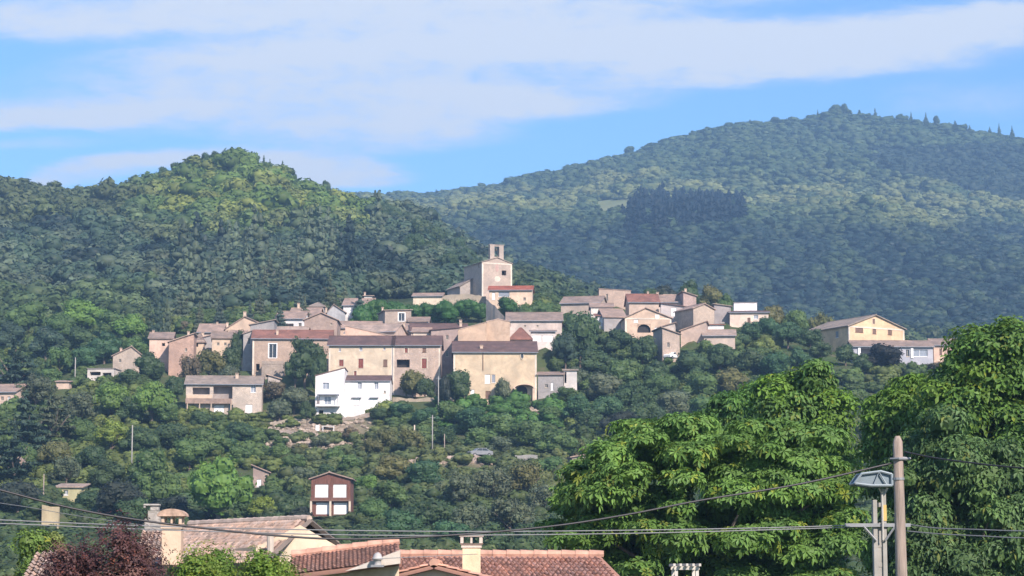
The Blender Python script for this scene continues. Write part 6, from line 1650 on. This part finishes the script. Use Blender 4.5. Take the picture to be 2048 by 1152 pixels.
for x_ in (-30, -12, 6): mb.lathe([(.02, z(964)), (.07, z(962)), (.03, z(959)), (.07, z(957)), (.03, z(954)), (.05, z(951)), (.01, z(950))], x_ * s, -.1, 10)
for sx in (-1, 1): mb.tube([(9 * s, -.05, z(990)), (9 * s + sx * 8 * s, -.05, z(976))], .03, 6)
mb.tube([(4 * s, -.2, z(990)), (4 * s, -.2, z(1080))], .022, 6)
mb.build('insulators', plain('porcelain', (.42, .40, .36), .4), root)
def cable(label, pts, r, mat, Ya, Yb):
    n = len(pts); P = []
    for i, (px, py) in enumerate(pts):
        t = i / (n - 1); P.append(at(px, py, Ya + (Yb - Ya) * (px - pts[0][0]) / (pts[-1][0] - pts[0][0])))
    # Catmull-Rom
    Q_ = []
    for i in range(n - 1):
        p0_, p1_, p2_, p3_ = P[max(i - 1, 0)], P[i], P[i + 1], P[min(i + 2, n - 1)]
        for k in range(8):
            t = k / 8
            Q_.append(0.5 * ((2 * p1_) + (p2_ - p0_) * t + (2 * p0_ - 5 * p1_ + 4 * p2_ - p3_) * t * t + (3 * p1_ - p0_ - 3 * p2_ + p3_) * t ** 3))
    Q_.append(P[-1])
    mb = MB(); mb.tube(Q_, r, 6); o = mb.build('cable', mat, None, smooth=True)
    tag(o, label, 'cable', 'overhead cables'); return o
cable('thick black cable sagging from the top of the wooden pole to the left', [(-200, 925), (0, 980), (170, 1022), (370, 1052), (640, 1077), (860, 1073), (1090, 1054), (1250, 1030), (1400, 1001), (1600, 968), (1785, 926)], .024, CABLE, 44, Yp)
cable('upper grey cable running level from the crossarm to the left', [(-200, 1032), (0, 1040), (300, 1052), (700, 1061), (1000, 1063), (1300, 1060), (1560, 1055), (1740, 1049)], .014, CABLE_G, 46, Yc)
cable('lower grey cable running level from the crossarm to the left', [(-200, 1042), (0, 1047), (300, 1059), (700, 1070), (1000, 1070), (1300, 1066), (1560, 1059), (1740, 1053)], .014, CABLE_G, 46, Yc)
cable('upper left thin cable crossing the dark bush at the left edge', [(-200, 975), (0, 1006), (60, 1015), (170, 1034), (320, 1055)], .010, CABLE_G, 60, 69)
cable('black cable leaving the top of the wooden pole to the right', [(1808, 903), (1860, 914), (1930, 924), (2048, 936), (2300, 948)], .020, CABLE, Yp, 44)
cable('upper cable leaving the crossarm to the right', [(1812, 1048), (1870, 1056), (1950, 1059), (2048, 1062), (2300, 1064)], .016, CABLE_G, Yc, 46)
cable('lower cable leaving the crossarm to the right', [(1812, 1062), (1880, 1068), (1960, 1072), (2048, 1076), (2300, 1080)], .016, CABLE_G, Yc, 46)
cable('thin wire across the cream gable of the near house', [(505, 1108), (560, 1111), (600, 1114)], .014, CABLE_G, 66, 64)
cable('thin wire in front of the cream chimney and white wedge', [(745, 1118), (850, 1113), (955, 1108)], .010, CABLE_G, 59, 60)
def slope_pole(label, px, top, base, Y, r=.12, arm=True, mat=CONC):
    a_ = at(px, top, Y); b_ = at(px, base, Y); gz = min(ground(a_.x, Y), b_.z)
    root = empty('utility_pole', (a_.x, Y, gz)); tag(root, label, 'utility pole', 'poles on the slope')
    mb = MB(); mb.tube([(0, 0, -1), (0, 0, a_.z - gz)], [r, r * .7], 8); mb.build('pole', mat, root, smooth=True)
    if arm:
        mb = MB(); mb.box(-.5, .5, -.05, .05, a_.z - gz - .5, a_.z - gz - .42); mb.build('crossarm', GALV, root)
slope_pole('slim grey pole standing in front of the pink house end', 877, 752, 852, 418)
slope_pole('grey pole on the slope below the pink house end', 865, 830, 912, 384)
slope_pole('short pale post right of the grey slope pole', 889, 868, 908, 380, .10, False, POLEW)
slope_pole('pale pole in the trees under the bright round trees', 265, 850, 908, 362, .13, False)
slope_pole('pale pole left of the flat roofed annex', 151, 715, 758, 445, .14, False)
slope_pole('leaning pale post above the yellowish garden wall', 88, 948, 990, 322, .10, False, POLEW)
slope_pole('white post in the brown bushes of the middle slope', 829, 850, 884, 398, .16, False, CREAMP)

# car and garden things on the slope
def small_car(label, px, py, Y, rz, paint):
    b_ = at(px, py, Y); root = empty('parked_car', b_, rz); tag(root, label, 'car')
    prof = [(-2.0, .35), (-2.05, .75), (-1.85, .95), (-1.1, 1.02), (-.5, 1.45), (.7, 1.48), (1.5, 1.05), (2.0, .95), (2.05, .4)]
    mb = MB(); n = len(prof)
    for s_ in (-.82, .82): mb.quad(*[(x, s_, z_) for x, z_ in (prof if s_ > 0 else prof[::-1])])
    for k in range(n): a_, b2 = prof[k], prof[(k + 1) % n]; mb.quad((a_[0], -.82, a_[1]), (b2[0], -.82, b2[1]), (b2[0], .82, b2[1]), (a_[0], .82, a_[1]))
    mb.build('body', paint, root, bevel=.08)
    for s_ in (-.83, .83):
        mb = MB(); mb.quad((-.95, s_, 1.03), (.05, s_, 1.03), (.05, s_, 1.4), (-.45, s_, 1.4)); mb.quad((.12, s_, 1.03), (1.3, s_, 1.03), (.68, s_, 1.4), (.12, s_, 1.4))
        mb.build('side_window', GLASS, root)
    for x in (-1.25, 1.3):
        for s_ in (-.8, .8):
            m2 = MB(); m2.tube([(x, s_ - .1, .32), (x, s_ + .1, .32)], .32, 14); wl = m2.build('wheel', plain('tyre', (.03, .03, .03), .9), root)
            m2 = MB(); m2.tube([(x, s_ * 1.13 - .02, .32), (x, s_ * 1.13 + .02, .32)], .18, 12); m2.build('rim', GALV, wl)
small_car('grey car parked on the middle of the slope beside the poles', 960, 914, 374, 0.4, plain('car_grey', (.20, .21, .22), .4))
small_car('white car inside the dark garage of the narrow stone house', 1345, 719, 458.6, 0.9, plain('car_white', (.75, .75, .76), .35))
def table_set(px, py, Y):
    b_ = at(px, py, Y); root = empty('garden_table', b_); tag(root, 'white garden table on the terrace below the white house', 'table')
    mb = MB(); mb.box(-1.1, 1.1, -.5, .5, .72, .8); mb.build('table_top', WHITE, root)
    for sx in (-1, 1):
        for sy in (-1, 1): m2 = MB(); m2.box(sx * 1.0 - .05, sx * 1.0 + .05, sy * .42 - .05, sy * .42 + .05, -.2, .72); m2.build('leg', WHITE, root)
table_set(657, 861, 415)
def planter(label, px, py, Y, w_=.9, h_=.9, m_=WHITE):
    b_ = at(px, py, Y); root = empty('planter_box', b_); tag(root, label, 'planter')
    mb = MB(); mb.box(-w_ / 2, w_ / 2, -.3, .3, -.4, h_); mb.build('box', m_, root, bevel=.03)
    mb = MB(); mb.box(-w_ / 2 - .05, w_ / 2 + .05, -.35, .35, h_, h_ + .07); mb.build('rim', m_, root)
planter('white box left of the garden table on the terrace', 635, 862, 415, .7, 1.0)
planter('pale box on the slope between the post and the car', 925, 920, 372, 1.4, .7, plain('pale_box', (.55, .52, .5), .8))
# ------------------------------------------------------------------ the air between the eye and the mountain
hz = MB(); hz.box(-1800, 1800, -450, 3700, -6, 620)
m = bpy.data.materials.new('haze'); m.use_nodes = True
t = NT(m.node_tree); t.n.clear()
vp = t.new('ShaderNodeVolumePrincipled'); o = t.new('ShaderNodeOutputMaterial')
vp.inputs['Color'].default_value = (0.36, 0.63, 1.0, 1)
vp.inputs['Density'].default_value = 0.00021
vp.inputs['Anisotropy'].default_value = 0.0
t.l.new(vp.outputs[0], o.inputs['Volume'])
ho = hz.build('haze', m)
tag(ho, 'thin blue air filling the valley between the viewer and the mountain', 'haze', kind='stuff')

for o_ in list(COL.objects):
    if o_.parent is None and o_.get('label') and not o_.get('kind'): o_['kind'] = 'thing'
